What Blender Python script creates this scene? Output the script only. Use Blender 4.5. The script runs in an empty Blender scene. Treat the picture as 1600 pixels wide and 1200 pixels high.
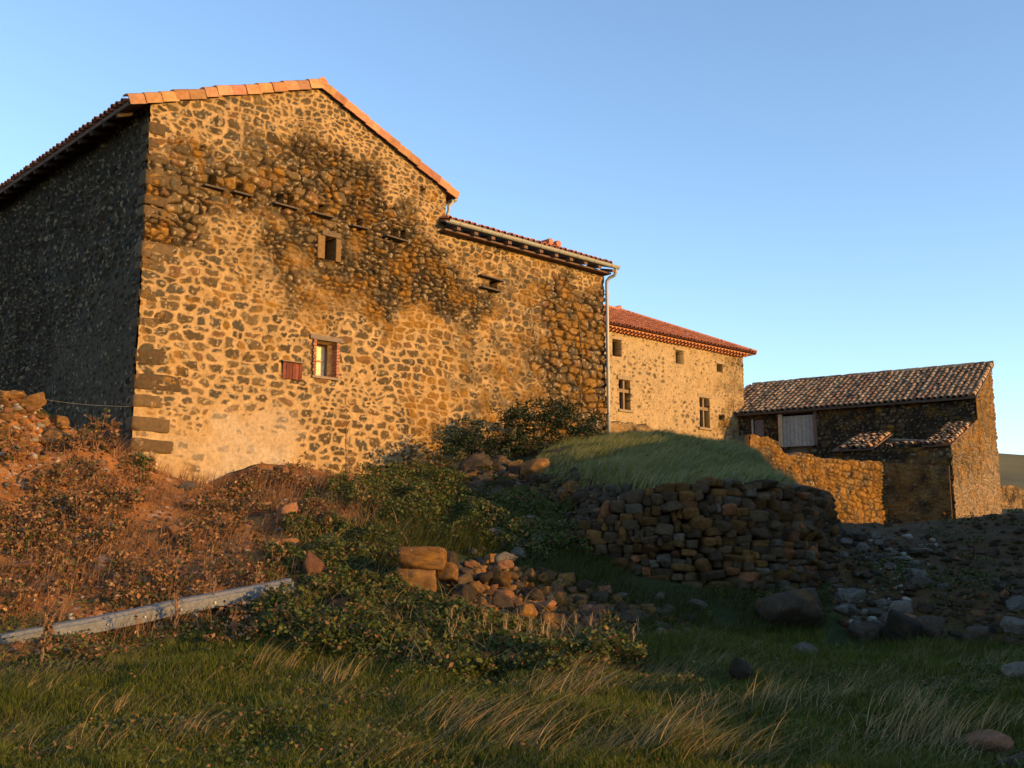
import bpy, bmesh, math, random
import numpy as np
from mathutils import Vector, Matrix
R = math.radians
rng = np.random.default_rng(7)
random.seed(7)
scene = bpy.context.scene
COL = scene.collection

# ------------------------------------------------------------------ camera
CAMZ = 1.6; PITCH = R(9.08); FPX = 1690.0
cp, sp = math.cos(PITCH), math.sin(PITCH)
cam_d = bpy.data.cameras.new('camera'); cam = bpy.data.objects.new('camera', cam_d); COL.objects.link(cam)
cam.location = (0, 0, CAMZ); cam.rotation_euler = (math.pi/2 + PITCH, 0, 0)
cam_d.sensor_width = 36; cam_d.lens = FPX/1600*36; cam_d.clip_end = 5000
scene.camera = cam

def ray(px, py):
    cx = (px-800)/FPX; cy = (600-py)/FPX
    return np.array([cx, cp - cy*sp, sp + cy*cp])
def at(px, py, Y):
    d = ray(px, py); return np.array([0, 0, CAMZ]) + d*(Y/d[1])
def hit(px, py, P0, n):
    d = ray(px, py); o = np.array([0, 0, CAMZ]); return o + d*(np.dot(np.array(P0)-o, n)/np.dot(d, n))
def proj(x, y, z):
    zz = z-CAMZ; f = y*cp + zz*sp; u = -y*sp + zz*cp
    f = np.maximum(f, .05)
    return 800+FPX*x/f, 600-FPX*u/f
def V3(a): return np.array(a, float)
def unit(a): a = V3(a); return a/np.linalg.norm(a)
def azdir(deg): return np.array([math.sin(R(deg)), math.cos(R(deg)), 0.0])
UP = V3((0, 0, 1))

# ------------------------------------------------------------------ noise
_T = rng.random((256, 256))
def vnoise(x, y, s=0):
    x = np.asarray(x, float)+s*17.3; y = np.asarray(y, float)+s*9.7
    xi = np.floor(x).astype(int); yi = np.floor(y).astype(int)
    fx = x-xi; fy = y-yi; fx = fx*fx*(3-2*fx); fy = fy*fy*(3-2*fy)
    a = _T[xi % 256, yi % 256]; b = _T[(xi+1) % 256, yi % 256]; c = _T[xi % 256, (yi+1) % 256]; d = _T[(xi+1) % 256, (yi+1) % 256]
    return (a*(1-fx)+b*fx)*(1-fy)+(c*(1-fx)+d*fx)*fy
def fbm(x, y, s=0, o=4):
    t = 0; a = .5; n = 0
    for k in range(o):
        t = t+a*vnoise(x*2**k, y*2**k, s+k*3.1); n += a; a *= .5
    return t/n
def hsh(i, j, k=0):
    h = np.sin(i*127.1+j*311.7+k*74.7)*43758.5453
    return h-np.floor(h)
def sstep(a, b, x):
    t = np.clip((x-a)/(b-a), 0, 1); return t*t*(3-2*t)
def inpoly(px, py, poly):
    c = np.zeros(np.shape(px), bool); n = len(poly)
    for i in range(n):
        x0, y0 = poly[i]; x1, y1 = poly[i-1]
        m = ((y0 > py) != (y1 > py)) & (px < (x1-x0)*(py-y0)/((y1-y0) if y1 != y0 else 1e-9)+x0)
        c ^= m
    return c

# ------------------------------------------------------------------ mesh helpers
def mk(name, v, f, mat, parent=None, col=None, smooth=False):
    """v (n,3); f list of polys or int array (m,k)"""
    v = np.asarray(v, np.float32)
    me = bpy.data.meshes.new(name)
    if isinstance(f, np.ndarray):
        m, k = f.shape
        me.vertices.add(len(v)); me.vertices.foreach_set('co', v.ravel())
        me.loops.add(m*k); me.loops.foreach_set('vertex_index', f.astype(np.int32).ravel())
        me.polygons.add(m); me.polygons.foreach_set('loop_start', np.arange(0, m*k, k, dtype=np.int32))
        me.update(calc_edges=True)
    else:
        me.from_pydata([tuple(map(float, p)) for p in v], [], [tuple(map(int, q)) for q in f])
    if col is not None:
        a = me.color_attributes.new('Col', 'FLOAT_COLOR', 'POINT')
        c = np.ones((len(v), 4), np.float32); c[:, :3] = np.asarray(col)[:, :3]
        a.data.foreach_set('color', c.ravel())
    me.materials.append(mat)
    if smooth:
        me.polygons.foreach_set('use_smooth', np.ones(len(me.polygons), bool))
    me.validate()
    o = bpy.data.objects.new(name, me); COL.objects.link(o)
    if parent is not None:
        o.parent = parent
    return o
class MB:
    def __init__(s): s.v = []; s.f = []; s.c = []; s.n = 0
    def add(s, v, f, c=(1, 1, 1)):
        v = np.asarray(v, float); s.v.append(v); s.f += [tuple(i+s.n for i in q) for q in f]
        s.c.append(np.tile(np.asarray(c, float), (len(v), 1)) if np.ndim(c) == 1 else np.asarray(c)); s.n += len(v)
    def box(s, c, a, b, w, ax, ay, az, col=(1, 1, 1)):
        c = V3(c); v = [c+sx*a/2*ax+sy*b/2*ay+sz*w/2*az for sx in (-1, 1) for sy in (-1, 1) for sz in (-1, 1)]
        f = [(0, 1, 3, 2), (4, 6, 7, 5), (0, 4, 5, 1), (2, 3, 7, 6), (0, 2, 6, 4), (1, 5, 7, 3)]
        s.add(v, f, col)
    def tube(s, pts, r, n=8, col=(1, 1, 1), cap=True):
        pts = [V3(p) for p in pts]; rs = r if np.ndim(r) else [r]*len(pts)
        v = []; m = len(pts); ref = None
        for i, p in enumerate(pts):
            t = unit(pts[min(i+1, m-1)]-pts[max(i-1, 0)])
            if ref is None: ref = unit(np.cross(t, (0.3, 0.2, 1) if abs(t[2]) < .9 else (1, 0.2, 0)))
            ref = unit(ref-t*np.dot(ref, t)); b = np.cross(t, ref)
            for k in range(n):
                a = 2*math.pi*k/n; v.append(p+rs[i]*(math.cos(a)*ref+math.sin(a)*b))
        f = [(i*n+k, i*n+(k+1) % n, (i+1)*n+(k+1) % n, (i+1)*n+k) for i in range(m-1) for k in range(n)]
        if cap: f += [tuple(range(n))[::-1], tuple((m-1)*n+k for k in range(n))]
        s.add(v, f, col)
    def build(s, name, mat, parent=None, smooth=False):
        return mk(name, np.concatenate(s.v), s.f, mat, parent, np.concatenate(s.c), smooth)
def empty(name, loc, label=None, cat=None, group=None, rz=0):
    o = bpy.data.objects.new(name, None); COL.objects.link(o); o.location = tuple(map(float, loc)); o.rotation_euler = (0, 0, rz)
    o.empty_display_size = .2
    tag(o, label, cat, group); return o
def tag(o, label=None, cat=None, group=None, kind=None):
    if label: o['label'] = label
    if cat: o['category'] = cat
    if group: o['group'] = group
    if kind: o['kind'] = kind
    return o
def adopt(root):
    """children were built in world coordinates: keep them there under a root that sits at the thing's base"""
    for c in root.children:
        c.matrix_parent_inverse = Matrix.Translation(-root.location)

# ------------------------------------------------------------------ materials
def mat_attr(name, rough=.95, bump=.3, bscale=25, var=.35, tint=(1, 1, 1), trans=0, vscale=9, spec=.2, objvar=0):
    m = bpy.data.materials.new(name); m.use_nodes = True; nt = m.node_tree; N = nt.nodes; L = nt.links
    b = N['Principled BSDF']; b.inputs['Roughness'].default_value = rough; b.inputs['Specular IOR Level'].default_value = spec
    at_ = N.new('ShaderNodeAttribute'); at_.attribute_name = 'Col'
    tc = N.new('ShaderNodeTexCoord')
    n1 = N.new('ShaderNodeTexNoise'); n1.inputs['Scale'].default_value = vscale; n1.inputs['Detail'].default_value = 8; n1.inputs['Roughness'].default_value = .7
    L.new(tc.outputs['Object'], n1.inputs['Vector'])
    mr = N.new('ShaderNodeMapRange'); mr.inputs['From Min'].default_value = .3; mr.inputs['From Max'].default_value = .7
    mr.inputs['To Min'].default_value = 1-var; mr.inputs['To Max'].default_value = 1+var
    L.new(n1.outputs['Fac'], mr.inputs['Value'])
    vm = N.new('ShaderNodeVectorMath'); vm.operation = 'SCALE'; L.new(at_.outputs['Color'], vm.inputs[0]); L.new(mr.outputs[0], vm.inputs['Scale'])
    v2 = N.new('ShaderNodeVectorMath'); v2.operation = 'MULTIPLY'; L.new(vm.outputs[0], v2.inputs[0]); v2.inputs[1].default_value = tint
    out = v2.outputs[0]
    if objvar:
        oi = N.new('ShaderNodeObjectInfo'); m2 = N.new('ShaderNodeMapRange'); m2.inputs['To Min'].default_value = 1-objvar; m2.inputs['To Max'].default_value = 1+objvar
        L.new(oi.outputs['Random'], m2.inputs['Value']); v3 = N.new('ShaderNodeVectorMath'); v3.operation = 'SCALE'
        L.new(out, v3.inputs[0]); L.new(m2.outputs[0], v3.inputs['Scale']); out = v3.outputs[0]
    L.new(out, b.inputs['Base Color'])
    if bump:
        n2 = N.new('ShaderNodeTexNoise'); n2.inputs['Scale'].default_value = bscale; n2.inputs['Detail'].default_value = 6; n2.inputs['Roughness'].default_value = .65
        L.new(tc.outputs['Object'], n2.inputs['Vector'])
        bp = N.new('ShaderNodeBump'); bp.inputs['Strength'].default_value = bump; bp.inputs['Distance'].default_value = .03
        L.new(n2.outputs['Fac'], bp.inputs['Height']); L.new(bp.outputs[0], b.inputs['Normal'])
    if trans:
        tr = N.new('ShaderNodeBsdfTranslucent'); L.new(out, tr.inputs['Color'])
        mx = N.new('ShaderNodeMixShader'); mx.inputs[0].default_value = trans
        L.new(b.outputs[0], mx.inputs[1]); L.new(tr.outputs[0], mx.inputs[2]); L.new(mx.outputs[0], N['Material Output'].inputs['Surface'])
    return m
def mat_rock(name, base, ochre, ofac, pale=0.0, var=.35):
    m = bpy.data.materials.new(name); m.use_nodes = True; nt = m.node_tree; N = nt.nodes; L = nt.links
    b = N['Principled BSDF']; b.inputs['Roughness'].default_value = .95; b.inputs['Specular IOR Level'].default_value = .15
    tc = N.new('ShaderNodeTexCoord'); oi = N.new('ShaderNodeObjectInfo')
    ad = N.new('ShaderNodeVectorMath'); ad.operation = 'ADD'; L.new(tc.outputs['Object'], ad.inputs[0])
    sc = N.new('ShaderNodeMath'); sc.operation = 'MULTIPLY'; sc.inputs[1].default_value = 50; L.new(oi.outputs['Random'], sc.inputs[0]); L.new(sc.outputs[0], ad.inputs[1])
    def noise(scale, d=7):
        n = N.new('ShaderNodeTexNoise'); n.inputs['Scale'].default_value = scale; n.inputs['Detail'].default_value = d; n.inputs['Roughness'].default_value = .65
        L.new(ad.outputs[0], n.inputs['Vector']); return n
    def ramp(src, a, b_):
        r = N.new('ShaderNodeMapRange'); r.inputs['From Min'].default_value = a; r.inputs['From Max'].default_value = b_; L.new(src, r.inputs['Value']); return r.outputs[0]
    def mix(f, c1, c2):
        x = N.new('ShaderNodeMix'); x.data_type = 'RGBA'
        if f is not None: L.new(f, x.inputs[0])
        for i, c in ((6, c1), (7, c2)):
            if isinstance(c, tuple): x.inputs[i].default_value = (*c, 1)
            else: L.new(c, x.inputs[i])
        return x.outputs[2]
    c = mix(ramp(noise(4).outputs[0], .3, .7), tuple(k*(1-var) for k in base), tuple(k*(1+var) for k in base))
    c = mix(ramp(noise(1.7).outputs[0], .62-ofac*.25, .78-ofac*.25), c, ochre)
    c = mix(ramp(noise(9, 3).outputs[0], .70-pale*.2, .74-pale*.2), c, (.20, .19, .165))
    h = N.new('ShaderNodeHueSaturation'); L.new(c, h.inputs['Color'])
    r = N.new('ShaderNodeMapRange'); r.inputs['To Min'].default_value = .55; r.inputs['To Max'].default_value = 1.45; L.new(oi.outputs['Random'], r.inputs['Value']); L.new(r.outputs[0], h.inputs['Value'])
    L.new(h.outputs[0], b.inputs['Base Color'])
    bp = N.new('ShaderNodeBump'); bp.inputs['Strength'].default_value = .6; bp.inputs['Distance'].default_value = .03
    L.new(noise(14, 8).outputs[0], bp.inputs['Height']); L.new(bp.outputs[0], b.inputs['Normal'])
    return m
M_wall = mat_attr('rubble_masonry', bump=.5, bscale=18, var=.3, vscale=12)
M_tile = mat_attr('clay_tile', rough=.85, bump=.25, bscale=20, var=.3, vscale=6)
M_wood = mat_attr('weathered_wood', rough=.85, bump=.3, bscale=30, var=.3)
M_zinc = mat_attr('zinc', rough=.45, bump=.05, var=.12, spec=.5)
M_rust = mat_attr('rust', rough=.8, bump=.3, bscale=40, var=.4)
M_ground = mat_attr('soil', bump=.8, bscale=14, var=.45, vscale=16)
M_grass = mat_attr('grass_blades', rough=.6, bump=0, var=.2, trans=.35, spec=.25)
M_leaf = mat_attr('leaf', rough=.6, bump=0, var=.25, trans=.3, spec=.3)
M_stick = mat_attr('dry_stem', rough=.9, bump=0, var=.2)
M_rock = mat_rock('basalt_rock', (.050, .036, .024), (.11, .055, .016), .35)
M_rockp = mat_rock('pale_rock', (.105, .088, .068), (.12, .07, .03), .3, .5)
M_rockr = mat_rock('red_rock', (.18, .082, .042), (.20, .10, .035), .4, .1)
M_rocko = mat_rock('lichened_rock', (.12, .062, .024), (.23, .11, .022), .6, .25)
M_dry = mat_attr('drystone', bump=.7, bscale=22, var=.45, vscale=14)

# ------------------------------------------------------------------ sun and sky
SAZ, SEL = 118.0, 9.5
Lh = azdir(SAZ); Lp = np.array([Lh[1]*-1, Lh[0], 0])   # Lp: perpendicular (q axis)
TE = math.tan(R(SEL))
sun_d = bpy.data.lights.new('sun', 'SUN'); sun = bpy.data.objects.new('sun', sun_d); COL.objects.link(sun)
sun_d.energy = 3.0; sun_d.angle = R(.5); sun_d.color = (1.0, .55, .125)
Ls = Vector((Lh[0]*math.cos(R(SEL)), Lh[1]*math.cos(R(SEL)), math.sin(R(SEL))))
sun.rotation_euler = (-Ls).to_track_quat('-Z', 'Y').to_euler(); sun.location = (30, -10, 30)
w = bpy.data.worlds.new('World'); scene.world = w; w.use_nodes = True
wn = w.node_tree.nodes; wl = w.node_tree.links
sky = wn.new('ShaderNodeTexSky'); sky.sky_type = 'NISHITA'; sky.sun_disc = False
sky.sun_elevation = R(SEL); sky.sun_rotation = R(SAZ); sky.air_density = 1.0; sky.dust_density = .3; sky.ozone_density = 2.0; sky.altitude = 900
tn = wn.new('ShaderNodeVectorMath'); tn.operation = 'MULTIPLY'; tn.inputs[1].default_value = (1.10, 1.07, 1.09); wl.new(sky.outputs[0], tn.inputs[0]); wl.new(tn.outputs[0], wn['Background'].inputs[0]); wn['Background'].inputs[1].default_value = .15
scene.view_settings.view_transform = 'Standard'; scene.view_settings.look = 'None'; scene.view_settings.gamma = 1; scene.view_settings.exposure = 1.25

# ------------------------------------------------------------------ main geometry lines
DA = azdir(46.5); DB = azdir(-43.5)             # facade direction; side wall direction (both away from camera)
NA = -DB; NB = -DA                              # outward normals
O = at(222, 400, 22.0); O[2] = 0
def fac(px, py, off=0):                         # facade plane -> (s, z)
    p = hit(px, py, O+NA*off, NA); return float(np.dot(p-O, DA)), float(p[2])
def facP(s, z, off=0): return O+DA*s+NA*off+UP*z
def facY(px, py): return hit(px, py, O+NA*.3, NA)[1]

# ------------------------------------------------------------------ terrain
def rbf(pts):
    P = np.array([p[:2] for p in pts]); z = np.array([p[2] for p in pts])
    n = len(P); D = np.sqrt(((P[:, None]-P[None])**2).sum(-1)+.15)
    A = np.zeros((n+3, n+3)); A[:n, :n] = -D; A[:n, :n] -= np.eye(n)*.02
    A[:n, n] = 1; A[:n, n+1:] = P; A[n, :n] = 1; A[n+1:, :n] = P.T
    s = np.linalg.solve(A, np.concatenate([z, np.zeros(3)]))
    def f(x, y):
        out = s[n]+s[n+1]*x+s[n+2]*y
        for i in range(n): out = out-s[i]*np.sqrt((x-P[i, 0])**2+(y-P[i, 1])**2+.15)
        return out
    return f
lowpx = [(0,1200,8.8),(400,1200,8.8),(800,1200,8.75),(1200,1200,8.7),(1600,1200,8.6),
 (0,1100,11),(400,1100,11),(800,1100,11.1),(1200,1100,11.1),(1600,1100,11),
 (0,1040,12.5),(400,1035,12.8),(800,1040,13),(1200,1045,13.4),(1600,1045,13.4),
 (0,1010,13),(200,980,14),(455,930,15.3),(640,935,15.6),(800,985,15.3),(1000,1000,15.5),(1200,1000,16),(1400,1010,16.3),(1600,1012,16.3),
 (0,900,15.6),(200,880,16.4),(380,860,17),(0,800,17.6),(130,800,18),(250,800,18.7),(100,722,20),(190,712,21.6),(150,700,21.8),
 (60,640,20.5),(0,625,19.8),(95,690,20),(0,690,18.9),
 (300,840,17.6),(450,870,17.2),(450,800,19.5),(350,790,20),(600,860,18),(600,800,20.5),(640,900,16.8),
 (700,860,18.2),(760,820,20),(640,770,23),(760,940,16.3),(860,960,16.3),(950,990,16),(870,890,18),(1000,930,17.3),
 (1100,940,17.2),(1180,950,17.3),(1260,960,17.5),(1330,880,20.5),(1320,835,24.5),(1340,823,31),
 (1400,880,21.5),(1400,930,19),(1460,970,17.8),(1600,960,17.8),(1500,880,22),(1500,818,27.5),(1420,822,29),(1600,803,27),(1600,880,22),
 (1290,822,39),(1383,820,45),(1450,818,43),(1540,812,41),(1600,805,45),(1300,826,34)]
low = [tuple(at(*p)) for p in lowpx]
for px, py in ((212,722),(260,752),(320,765),(380,735),(450,730),(560,745),(640,742),(690,738)):
    low.append(tuple(at(px, py, facY(px, py))))
low += [(-8.5,24.5,3.3),(-13,29,3.6),(-22,40,4.5),(-10,19.5,4.0),(-13,16,3.6),(-12,12,.9),(-16,8,.2),(-8,4,0),(0,3,-.05),(8,4,0),(0,-8,0),(-25,-8,0),(25,-8,0.2),
        (0,26,4),(25,45,3.6),(40,55,4.5),(14,20,1.3),(16,26,3),(12,14,.4),(26,30,3.4),(20,12,1),(35,20,3.0),
        (10,65,4.5),(-30,70,5),(60,75,6),(-50,30,5)]
L_f = rbf(low)
uppx = [(985,757,19.1),(1100,759,19),(1200,760,19.2),(1262,773,20.3),(1278,775,21.5),(1230,748,23.5),(1150,714,26),(1050,690,28),(1000,697,25),(1100,712,23.5),
        (950,688,31.7),(900,697,28.5),(860,712,26),(880,745,22),(780,722,27),(950,735,21)]
up = [tuple(at(*p)) for p in uppx]
for px, py in ((700,735),(760,722),(830,706),(900,696),(945,688)): up.append(tuple(at(px, py, facY(px, py))))
up += [(8,30,3.6),(4,35,4.6),(8,40,4.6),(3,42,5.2),(8,47,5.4),(14,50,5.0),(9.5,36,3.9),(0,60,5.5),(20,52,4.6)]
U_f = rbf(up)
path = [at(690,738,27.3),at(720,745,25.5),at(800,765,22.5),at(890,835,19.9),at(980,885,18.55),at(1100,915,18.15),at(1200,920,18.35),at(1262,905,19.2),at(1287,880,20.8),
        V3((6.6,24,0)),V3((8.0,31,0)),V3((8.9,39.3,0)),V3((15.5,46.4,0)),V3((18.5,44.8,0)),V3((24,52,0)),V3((10,72,0)),V3((-40,78,0))]
pwid = [.8,1.6,1.7,1.2,.42,.35,.35,.35,.5,1.2,1.5,.3,.3,.3,3,6,6]
path = np.array([p[:2] for p in path])
def sdist(x, y):
    best = np.full(np.shape(x), 1e9); sg = np.zeros(np.shape(x)); wd = np.ones(np.shape(x))
    for i in range(len(path)-1):
        a = path[i]; b = path[i+1]; d = b-a; l2 = d@d
        t = np.clip(((x-a[0])*d[0]+(y-a[1])*d[1])/l2, 0, 1)
        qx = a[0]+t*d[0]; qy = a[1]+t*d[1]; dd = np.hypot(x-qx, y-qy)
        cr = d[0]*(y-a[1])-d[1]*(x-a[0])
        m = dd < best-1e-6
        # corner case: prefer the segment with larger perpendicular distance
        best = np.where(m, dd, best); sg = np.where(m, np.sign(cr), sg); wd = np.where(m, pwid[i]*(1-t)+pwid[i+1]*t, wd)
    return best*sg, wd
def bank(x, y):
    """added unseen ground off to the right, its crest shaped to shade the foreground"""
    p = x*Lh[0]+y*Lh[1]; q = x*Lp[0]+y*Lp[1]
    H = np.interp(q, BQ, BH)+(fbm(q*1.6, q*0+3.3, 5, 3)-.5)*(.9-.45*sstep(14, 18, q)-.3*sstep(21, 24, q))*sstep(5, 9, q)*(1-sstep(32, 38, q))
    pc = 5.5
    crest = H+TE*(pc)
    rise = sstep(.6, pc, p-np.maximum(0, (14-q))*.45)
    return crest, rise*(sstep(3, 9, q)*(1-sstep(33, 40, q)))
BQ = [-10, 4, 8, 10, 12, 14.3, 16, 17.4, 19, 21, 23, 25.5, 27, 29, 31, 34, 60]
BH = [.3, .35, .65, .85, 1.1, 1.8, 3.1, 4.1, 4.9, 5.4, 5.6, 6.4, 7.0, 7.2, 7.0, 4, 2]  # crest heights of the added bank, fitted to where shade should fall
def ground0(x, y):
    x = np.asarray(x, float); y = np.asarray(y, float)
    l = L_f(x, y); u = U_f(x, y)
    s, wd = sdist(x, y)
    m = sstep(0.02, 1, (s+.02)/wd)
    z = l*(1-m)+np.maximum(u, l-.3)*m
    # far field
    rr = np.hypot(x, y-20); ff = sstep(38, 75, rr)
    az = np.degrees(np.arctan2(x, np.maximum(y, 1)))
    hill = 3+sstep(70, 420, y)*(29+6*np.sin(az*.09+.5)+fbm(x*.01, y*.01, 2)*10)-sstep(420, 1500, y)*20
    z = z*(1-ff)+hill*ff
    c, r = bank(x, y); r = r*(1-ff)
    z = z+(np.maximum(c, z)-z)*r
    return z
def rough(x, y):
    return (fbm(x*1.1, y*1.1, 1)-.5)*.22+(fbm(x*4, y*4, 2)-.5)*.09
gx = np.concatenate([-np.geomspace(1800, 13, 40), np.arange(-12.9, 14, .1), np.geomspace(14, 1800, 70)])
gy = np.concatenate([-np.geomspace(300, 4, 14), np.arange(-3, 6, .5), np.arange(6, 32.5, .1), np.geomspace(32.6, 2600, 110)])
GX, GY = np.meshgrid(gx, gy, indexing='ij')
GZ0 = ground0(GX, GY)
GZ = GZ0+rough(GX, GY)
def gz(x, y):
    x = np.asarray(x, float); y = np.asarray(y, float)
    i = np.clip(np.searchsorted(gx, x)-1, 0, len(gx)-2); j = np.clip(np.searchsorted(gy, y)-1, 0, len(gy)-2)
    fx = (x-gx[i])/(gx[i+1]-gx[i]); fy = (y-gy[j])/(gy[j+1]-gy[j])
    return (GZ[i, j]*(1-fx)+GZ[i+1, j]*fx)*(1-fy)+(GZ[i, j+1]*(1-fx)+GZ[i+1, j+1]*fx)*fy
def grab(px, py, Ymin=8, Ymax=60):
    """where the line of sight through a pixel first meets the ground"""
    d = ray(px, py); Y = np.arange(Ymin, Ymax, .05); x = d[0]/d[1]*Y; z = CAMZ+d[2]/d[1]*Y
    h = gz(x, Y); m = np.where(h >= z)[0]
    k = m[0] if len(m) else len(Y)-1
    return np.array([x[k], Y[k], float(h[k])])
# ground colour: soil / turf, by place
PX, PY = proj(GX, GY, GZ)
RED = [(-400,560),(215,690),(330,740),(480,700),(590,750),(560,820),(520,880),(460,930),(200,1010),(-400,1060)]
RUB = [(1290,800),(1700,780),(1700,1015),(1330,1000),(1290,930)]
near = (GY > 5) & (GY < 45)
redm = np.where(near & inpoly(PX+(fbm(GX, GY, 4)-.5)*120, PY+(fbm(GX, GY, 6)-.5)*60, RED), 1.0, 0.0)
rubm = np.where(near & inpoly(PX+(fbm(GX, GY, 4)-.5)*60, PY, RUB), 1.0, 0.0)
n1 = fbm(GX*3, GY*3, 8)[..., None]; n2 = fbm(GX*9, GY*9, 9)[..., None]
c_turf = np.array([.018, .026, .005])*(.6+.9*n1); c_turf = c_turf+(n2 > .62)*np.array([.02, .012, .004])
c_red = np.array([.26, .105, .028])*(.35+1.2*n1); c_red = np.where(n2 > .72, np.array([.36, .22, .14]), c_red)
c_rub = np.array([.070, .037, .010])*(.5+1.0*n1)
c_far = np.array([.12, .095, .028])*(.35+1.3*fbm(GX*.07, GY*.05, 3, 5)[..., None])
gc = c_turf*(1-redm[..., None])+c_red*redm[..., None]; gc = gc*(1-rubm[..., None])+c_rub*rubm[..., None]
fr = sstep(40, 80, GY)[..., None]; gc = gc*(1-fr)+c_far*fr
def gridfaces(n, m):
    i, j = np.meshgrid(np.arange(n-1), np.arange(m-1), indexing='ij'); a = (i*m+j).ravel()
    return np.stack([a, a+m, a+m+1, a+1], 1)
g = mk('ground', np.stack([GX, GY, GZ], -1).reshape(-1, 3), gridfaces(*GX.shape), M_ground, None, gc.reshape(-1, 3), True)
tag(g, kind='structure')

# ------------------------------------------------------------------ stone walls
def voro(U, V, cw, ch, seed):
    V2 = V/ch; U2 = U/cw; j0 = np.floor(V2).astype(int)
    F1 = np.full(U.shape, 9.); F2 = np.full(U.shape, 9.); I1 = np.zeros(U.shape); J1 = np.zeros(U.shape)
    for dj in (-2, -1, 0, 1, 2):
        j = j0+dj; sh = hsh(j*1.0, seed, 1); i0 = np.floor(U2+sh).astype(int)
        for di in (-2, -1, 0, 1, 2):
            i = i0+di
            cx = i+.5-sh+(hsh(i*1., j*1., seed)-.5)*.75; cy = j+.5+(hsh(i*1., j*1., seed+5)-.5)*.5
            wgt = (hsh(i*1., j*1., seed+9)-.5)*.32
            d = (np.abs(U2-cx)**3.4+np.abs(V2-cy)**3.4)**(1/3.4)-wgt
            m = d < F1
            F2 = np.where(m, F1, np.minimum(F2, d)); F1n = np.where(m, d, F1); I1 = np.where(m, i, I1); J1 = np.where(m, j, J1); F1 = F1n
    return (F2-F1)*.5*ch, I1, J1, F1
def stone_wall(name, P0, ud, nrm, Lu, bot, top, res, fn, recess=(), parent=None, cell=(.38, .20), seed=1, mat=None, thick=None, uoff=0, warp=1.0):
    """masonry face: a relief of stones and mortar over a wall plane. bot/top: functions of u -> z"""
    nu = int(Lu/res)+1; us = np.linspace(0, Lu, nu)
    b = np.array([bot(u) for u in us]); t = np.array([top(u) for u in us])
    nv = int((t-b).max()/res)+1
    U = np.repeat(us[:, None], nv, 1); V = b[:, None]+(t-b)[:, None]*np.linspace(0, 1, nv)[None]
    P = V3(P0)[None, None]*1.0+U[..., None]*ud+V[..., None]*UP
    U = U+uoff
    if 1:
        wu = ((fbm(U*1.6, V*1.6, seed+3)-.5)*.34+(fbm(U*9, V*9, seed+4, 2)-.5)*.09)*warp; wv = ((fbm(U*1.0, V*1.6, seed+7)-.5)*.26+(fbm(U*8, V*8, seed+6, 2)-.5)*.075)*warp
    ppx, ppy = proj(P[..., 0], P[..., 1], P[..., 2])
    prm = fn(U, V, ppx, ppy)
    Mo, De, Oc, Pa = np.where(prm['mort'] > .6, prm['mort'], prm['mort']*.86), prm['deep'], prm['och'], prm['pale']
    e1, I1, J1, G1 = voro(U+wu, V+wv, cell[0], cell[1], seed)
    e2, I2, J2, G2 = voro(U+wu*1.2, V+wv*1.2, cell[0]*.60, cell[1]*.64, seed+20)
    pick = sstep(.45, .55, fbm(U*.8, V*.8, seed+30, 2)+prm.get('small', 0))>.5
    e = np.where(pick, e2, e1); G = np.where(pick, G2, G1); I = np.where(pick, I2+500, I1); J = np.where(pick, J2+500, J1)
    h1 = hsh(I, J, seed+2); h2 = hsh(I, J, seed+6); h3 = hsh(I, J, seed+8)
    thr = max(.006, res*.30)+np.clip(Mo-.10, 0, 1)*.038*(.4+1.1*h1)+(fbm(U*14, V*14, seed+11, 2)-.5)*.022*(.3+Mo)
    e = np.minimum(e, (.84-.5*np.clip(Mo, 0, .45)+(h1-.5)*.12-G)*cell[1]*1.1)
    gone = h2 < np.clip(Mo-.44, 0, 1)*1.15
    st = sstep(0, .014, e-thr)*np.where(gone, 0, 1)
    body = sstep(0, .024, e-thr)*(.8+.2*np.clip((e-thr)/.05, 0, 1))
    # relief
    ang = (fbm(U*7, V*7, seed+33, 3)-.5)*.06
    hs = .012+.022*body*(1-.6*Mo)+(h3-.5)*(.035+.03*De)*(1-.5*Mo)+(fbm(U*20, V*20, seed+13, 3)-.5)*.026+ang*(1-.5*Mo)
    hm = .012+(fbm(U*9, V*9, seed+15)-.5)*.02-De*.085
    H = hm*(1-st)+hs*st
    H = H + (fbm(U*.7, V*.7, seed+17, 3)-.5)*.10
    # colour
    a = h1[..., None]
    stone = np.array([.052, .034, .016])*(1-a)+np.array([.130, .085, .038])*a
    stone = np.where((h3 > .90)[..., None], np.array([.13, .068, .028]), stone)
    stone = np.where((h3 < .18)[..., None], np.array([.065, .050, .030]), stone)
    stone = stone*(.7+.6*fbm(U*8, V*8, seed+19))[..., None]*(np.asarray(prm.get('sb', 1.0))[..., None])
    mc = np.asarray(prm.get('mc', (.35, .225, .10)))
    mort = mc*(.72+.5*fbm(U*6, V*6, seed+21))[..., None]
    De2 = np.clip(De*1.45+(fbm(U*3, V*3, seed+35)-.5)*1.6*sstep(.05, .3, De), 0, 1); mort = mort*(1-De2[..., None])+np.array([.022, .015, .009])*De2[..., None]
    sp_ = sstep(.66, .70, fbm(U*16, V*16, seed+23, 2)); stone = stone*(1-.6*sp_[..., None])+np.array([.36, .26, .15])*.6*sp_[..., None]
    C = mort*(1-st[..., None])+stone*st[..., None]
    om = np.clip(sstep(.0, .16, fbm(U*2.6, V*2.6, seed+25, 4)-.63+Oc*.30)*1.0, 0, .8)*(.35+.65*hsh(I, J, seed+12))*(.35+.65*st)*sstep(0, .05, Oc)
    C = C*(1-om[..., None])+np.array([.27, .125, .012])*(.5+.7*fbm(U*12, V*12, seed+27))[..., None]*om[..., None]
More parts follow.
